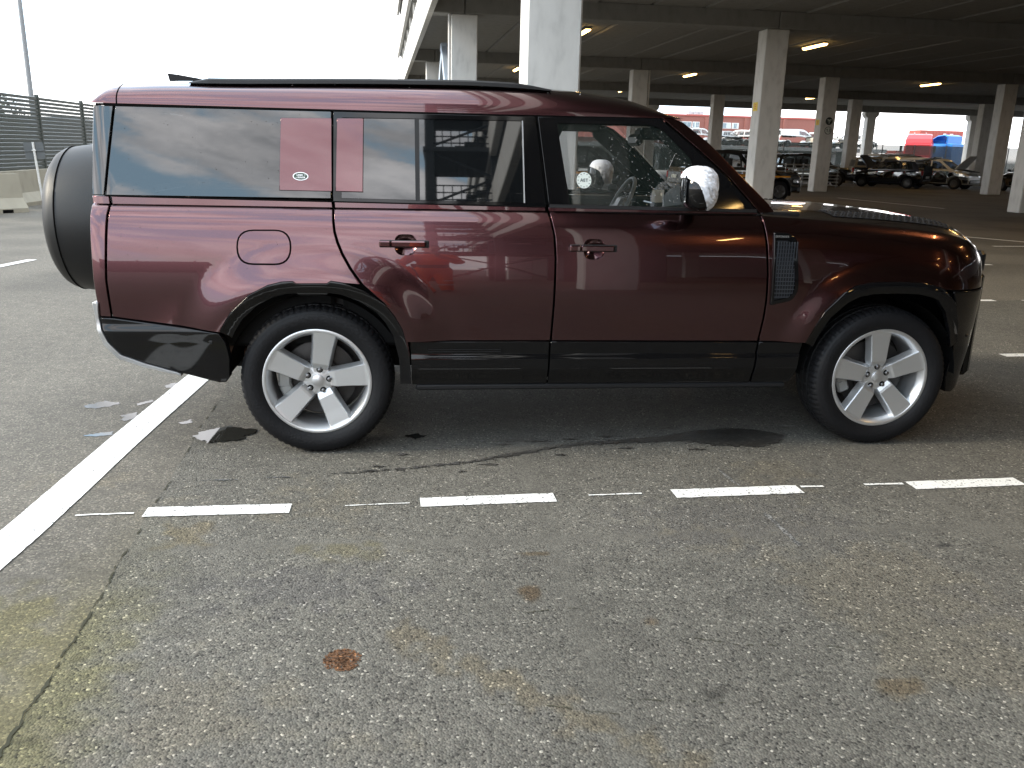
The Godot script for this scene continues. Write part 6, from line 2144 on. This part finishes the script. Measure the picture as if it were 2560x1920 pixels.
func nets(bones: Array, cell: float, soft: float) -> ArrayMesh:
	# one continuous skin round tapered bones [a, ra, b, rb]
	var lo := Vector3(1e9, 1e9, 1e9)
	var hi := -lo
	for e in bones:
		for k in [0, 2]:
			var r: Vector3 = Vector3.ONE * (e[k + 1] + 2.5 * cell)
			lo = lo.min(e[k] - r)
			hi = hi.max(e[k] + r)
	var n := Vector3i(((hi - lo) / cell).ceil()) + Vector3i.ONE
	var D := PackedFloat32Array()
	D.resize(n.x * n.y * n.z)
	D.fill(1.0)
	var at := func(x: int, y: int, z: int) -> int: return x + n.x * (y + n.y * z)
	for e in bones:
		var rm: float = maxf(e[1], e[3]) + 2.2 * cell + soft
		var l: Vector3i = Vector3i(((e[0].min(e[2]) - Vector3.ONE * rm - lo) / cell).floor()).clamp(Vector3i.ZERO, n - Vector3i.ONE)
		var h: Vector3i = Vector3i(((e[0].max(e[2]) + Vector3.ONE * rm - lo) / cell).ceil()).clamp(Vector3i.ZERO, n - Vector3i.ONE)
		for z in range(l.z, h.z + 1):
			for y in range(l.y, h.y + 1):
				for x in range(l.x, h.x + 1):
					var d := capsule(lo + Vector3(x, y, z) * cell, e[0], e[2], e[1], e[3])
					var i := x + n.x * (y + n.y * z)
					var q := D[i]
					var k := clampf(0.5 + 0.5 * (q - d) / soft, 0.0, 1.0)
					D[i] = lerpf(q, d, k) - soft * k * (1.0 - k) if q < 0.9 else d
	var ids := {}
	var V := []
	for z in n.z - 1:
		for y in n.y - 1:
			for x in n.x - 1:
				var base: int = x + n.x * (y + n.y * z)
				var c := [D[base], D[base + 1], D[base + n.x], D[base + n.x + 1], D[base + n.x * n.y], D[base + n.x * n.y + 1], D[base + n.x * n.y + n.x], D[base + n.x * n.y + n.x + 1]]
				var neg := 0
				for v in c:
					if v < 0.0:
						neg += 1
				if neg == 0 or neg == 8:
					continue
				var s := Vector3.ZERO
				var m := 0
				for ed in [[0, 1], [2, 3], [4, 5], [6, 7], [0, 2], [1, 3], [4, 6], [5, 7], [0, 4], [1, 5], [2, 6], [3, 7]]:
					var a: float = c[ed[0]]
					var b: float = c[ed[1]]
					if (a < 0.0) != (b < 0.0):
						var t := a / (a - b)
						var pa := Vector3(ed[0] & 1, (ed[0] >> 1) & 1, ed[0] >> 2)
						var pb := Vector3(ed[1] & 1, (ed[1] >> 1) & 1, ed[1] >> 2)
						s += pa.lerp(pb, t)
						m += 1
				ids[base] = V.size()
				var g := Vector3(c[1] + c[3] + c[5] + c[7] - c[0] - c[2] - c[4] - c[6], c[2] + c[3] + c[6] + c[7] - c[0] - c[1] - c[4] - c[5], c[4] + c[5] + c[6] + c[7] - c[0] - c[1] - c[2] - c[3])
				V.append([lo + (Vector3(x, y, z) + s / m) * cell, g.normalized()])
	var out := MB.new()
	var step := [1, n.x, n.x * n.y]
	for z in range(1, n.z - 1):
		for y in range(1, n.y - 1):
			for x in range(1, n.x - 1):
				var i: int = x + n.x * (y + n.y * z)
				for ax in 3:
					if (D[i] < 0.0) == (D[i + step[ax]] < 0.0):
						continue
					var b: int = step[(ax + 1) % 3]
					var c: int = step[(ax + 2) % 3]
					var q := [ids.get(i, -1), ids.get(i - b, -1), ids.get(i - b - c, -1), ids.get(i - c, -1)]
					if q.min() < 0:
						continue
					out.quad(V[q[0]][0], V[q[1]][0], V[q[2]][0], V[q[3]][0], V[q[0]][1], V[q[1]][1], V[q[2]][1], V[q[3]][1])
	return out.mesh()


func make_person() -> void:
	# the photographer, who shows in the paint of the rear door
	var o := thing("person", "person in orange work clothes holding a phone up with both hands", "person", Vector3(0.66, 0, 4.78))
	var H := func(x: float, y: float, z: float) -> Vector3: return Vector3(x, y, z)
	# trousers
	part(o, "trousers", nets([
		[H.call(-0.02, 1.00, 0.0), 0.155, H.call(0.02, 1.00, 0.0), 0.155], [H.call(-0.10, 0.93, 0.0), 0.115, H.call(-0.13, 0.52, -0.03), 0.082], [H.call(-0.13, 0.52, -0.03), 0.082, H.call(-0.15, 0.10, 0.02), 0.075],
		[H.call(0.10, 0.93, 0.0), 0.115, H.call(0.13, 0.52, -0.02), 0.082], [H.call(0.13, 0.52, -0.02), 0.082, H.call(0.16, 0.10, 0.03), 0.075]], 0.02, 0.04), M.hi_vis_orange)
	part(o, "jacket", nets([
		[H.call(0, 1.04, 0.0), 0.165, H.call(0, 1.22, 0.0), 0.165], [H.call(-0.03, 1.22, 0.0), 0.15, H.call(-0.10, 1.40, 0.0), 0.11], [H.call(0.03, 1.22, 0.0), 0.15, H.call(0.10, 1.40, 0.0), 0.11],
		[H.call(-0.18, 1.42, 0.0), 0.085, H.call(-0.30, 1.20, -0.12), 0.068], [H.call(-0.30, 1.20, -0.12), 0.066, H.call(-0.235, 1.43, -0.40), 0.048],
		[H.call(0.18, 1.42, 0.0), 0.085, H.call(0.26, 1.20, -0.14), 0.068], [H.call(0.26, 1.20, -0.14), 0.066, H.call(0.03, 1.42, -0.42), 0.048], [H.call(0, 1.42, 0.0), 0.10, H.call(0, 1.50, -0.01), 0.075]], 0.02, 0.05), M.hi_vis_orange)
	for y in [0.42, 0.62]:
		for s in [-1, 1]:
			var m := MB.new()
			m.lathe([Vector2(0.094, -0.025), Vector2(0.094, 0.025)], 20, Transform3D(Basis(Vector3.RIGHT, -PI / 2), Vector3(s * (0.148 - 0.03 * y), y, -0.012)))
			part(o, "reflective_band", m.mesh(), M.reflective_tape)
	var belt_band := MB.new()
	belt_band.lathe([Vector2(0.176, -0.05), Vector2(0.176, 0.05)], 28, Transform3D(Basis(Vector3.RIGHT, -PI / 2), Vector3(0, 1.05, 0)))
	part(o, "dark_band", belt_band.mesh(), M.dark_print)
	# boots
	for s in [-1, 1]:
		part(o, "boot", nets([[Vector3(s * 0.155, 0.13, 0.03), 0.06, Vector3(s * 0.155, 0.055, 0.03), 0.055], [Vector3(s * 0.155, 0.05, 0.05), 0.05, Vector3(s * 0.165, 0.045, -0.16), 0.045]], 0.018, 0.03), M.satin_black)
	# head: skull, jaw, nose, ears
	var c := Vector3(-0.02, 1.66, -0.04)
	part(o, "head", nets([[c + Vector3(0, 0.035, 0.01), 0.088, c + Vector3(0, 0.03, -0.02), 0.084], [c + Vector3(0, -0.02, -0.03), 0.070, c + Vector3(0, -0.075, -0.055), 0.040], [c + Vector3(0, -0.005, -0.100), 0.012, c + Vector3(0, -0.03, -0.112), 0.014],
		[c + Vector3(0, -0.06, 0.02), 0.058, c + Vector3(0.02, -0.17, 0.04), 0.062], [c + Vector3(0.085, -0.005, 0.0), 0.014, c + Vector3(0.085, 0.02, 0.005), 0.016], [c + Vector3(-0.085, -0.005, 0.0), 0.014, c + Vector3(-0.085, 0.02, 0.005), 0.016],
		[c + Vector3(-0.02, -0.052, -0.092), 0.010, c + Vector3(0.02, -0.052, -0.092), 0.010]], 0.008, 0.018), M.skin)
	for s in [-1, 1]:
		part(o, "eye", nets([[c + Vector3(s * 0.032, 0.012, -0.092), 0.011, c + Vector3(s * 0.032, 0.012, -0.093), 0.011]], 0.004, 0.004), M.dark_print)
	part(o, "hair", nets([[c + Vector3(0, 0.065, 0.02), 0.088, c + Vector3(0, 0.06, -0.02), 0.078], [c + Vector3(0, 0.02, 0.05), 0.080, c + Vector3(0, -0.03, 0.055), 0.065]], 0.012, 0.02), M.hair)
	# hands closed on the phone from both ends, four fingers behind and the thumb in front
	for s in [-1.0, 1.0]:
		var e := Vector3(-0.10 + s * 0.105, 1.50, -0.515)
		var w := Vector3(-0.235, 1.43, -0.40) if s < 0 else Vector3(0.03, 1.42, -0.42)
		var b := [[w, 0.032, e + Vector3(s * 0.03, -0.05, 0.05), 0.030], [e + Vector3(s * 0.03, -0.05, 0.05), 0.028, e + Vector3(s * 0.022, 0.0, 0.02), 0.024], [e + Vector3(s * 0.03, -0.04, 0.03), 0.022, e + Vector3(s * 0.024, 0.028, 0.008), 0.016]]
		for k in 4:
			var y := 0.034 - 0.019 * k
			var l: float = [0.052, 0.060, 0.055, 0.042][k]
			b.append([e + Vector3(s * 0.022, y, 0.010), 0.0092, e + Vector3(s * 0.010, y + 0.004, -0.020), 0.0086])
			b.append([e + Vector3(s * 0.010, y + 0.004, -0.020), 0.0086, e + Vector3(s * 0.010 - s * l, y + 0.002, -0.019), 0.0072])
		b.append([e + Vector3(s * 0.026, -0.035, 0.035), 0.012, e + Vector3(s * 0.002, -0.022, 0.024), 0.0105])
		b.append([e + Vector3(s * 0.002, -0.022, 0.024), 0.0105, e + Vector3(-s * 0.026, -0.012, 0.019), 0.0085])
		part(o, "hand", nets(b, 0.0055, 0.006), M.skin)
	# the phone, just behind the lens
	var p := thing("phone", "black phone held sideways by the person in orange", "phone", Vector3(0.558, 1.505, 4.268))
	part(p, "case", bxm(Vector3(0.148, 0.072, 0.009), 0.003), M.gloss_black)
	part(p, "screen", bxm(Vector3(0.138, 0.064, 0.001), 0.0, Vector3(0, 0, 0.0052)), M.dark_print)
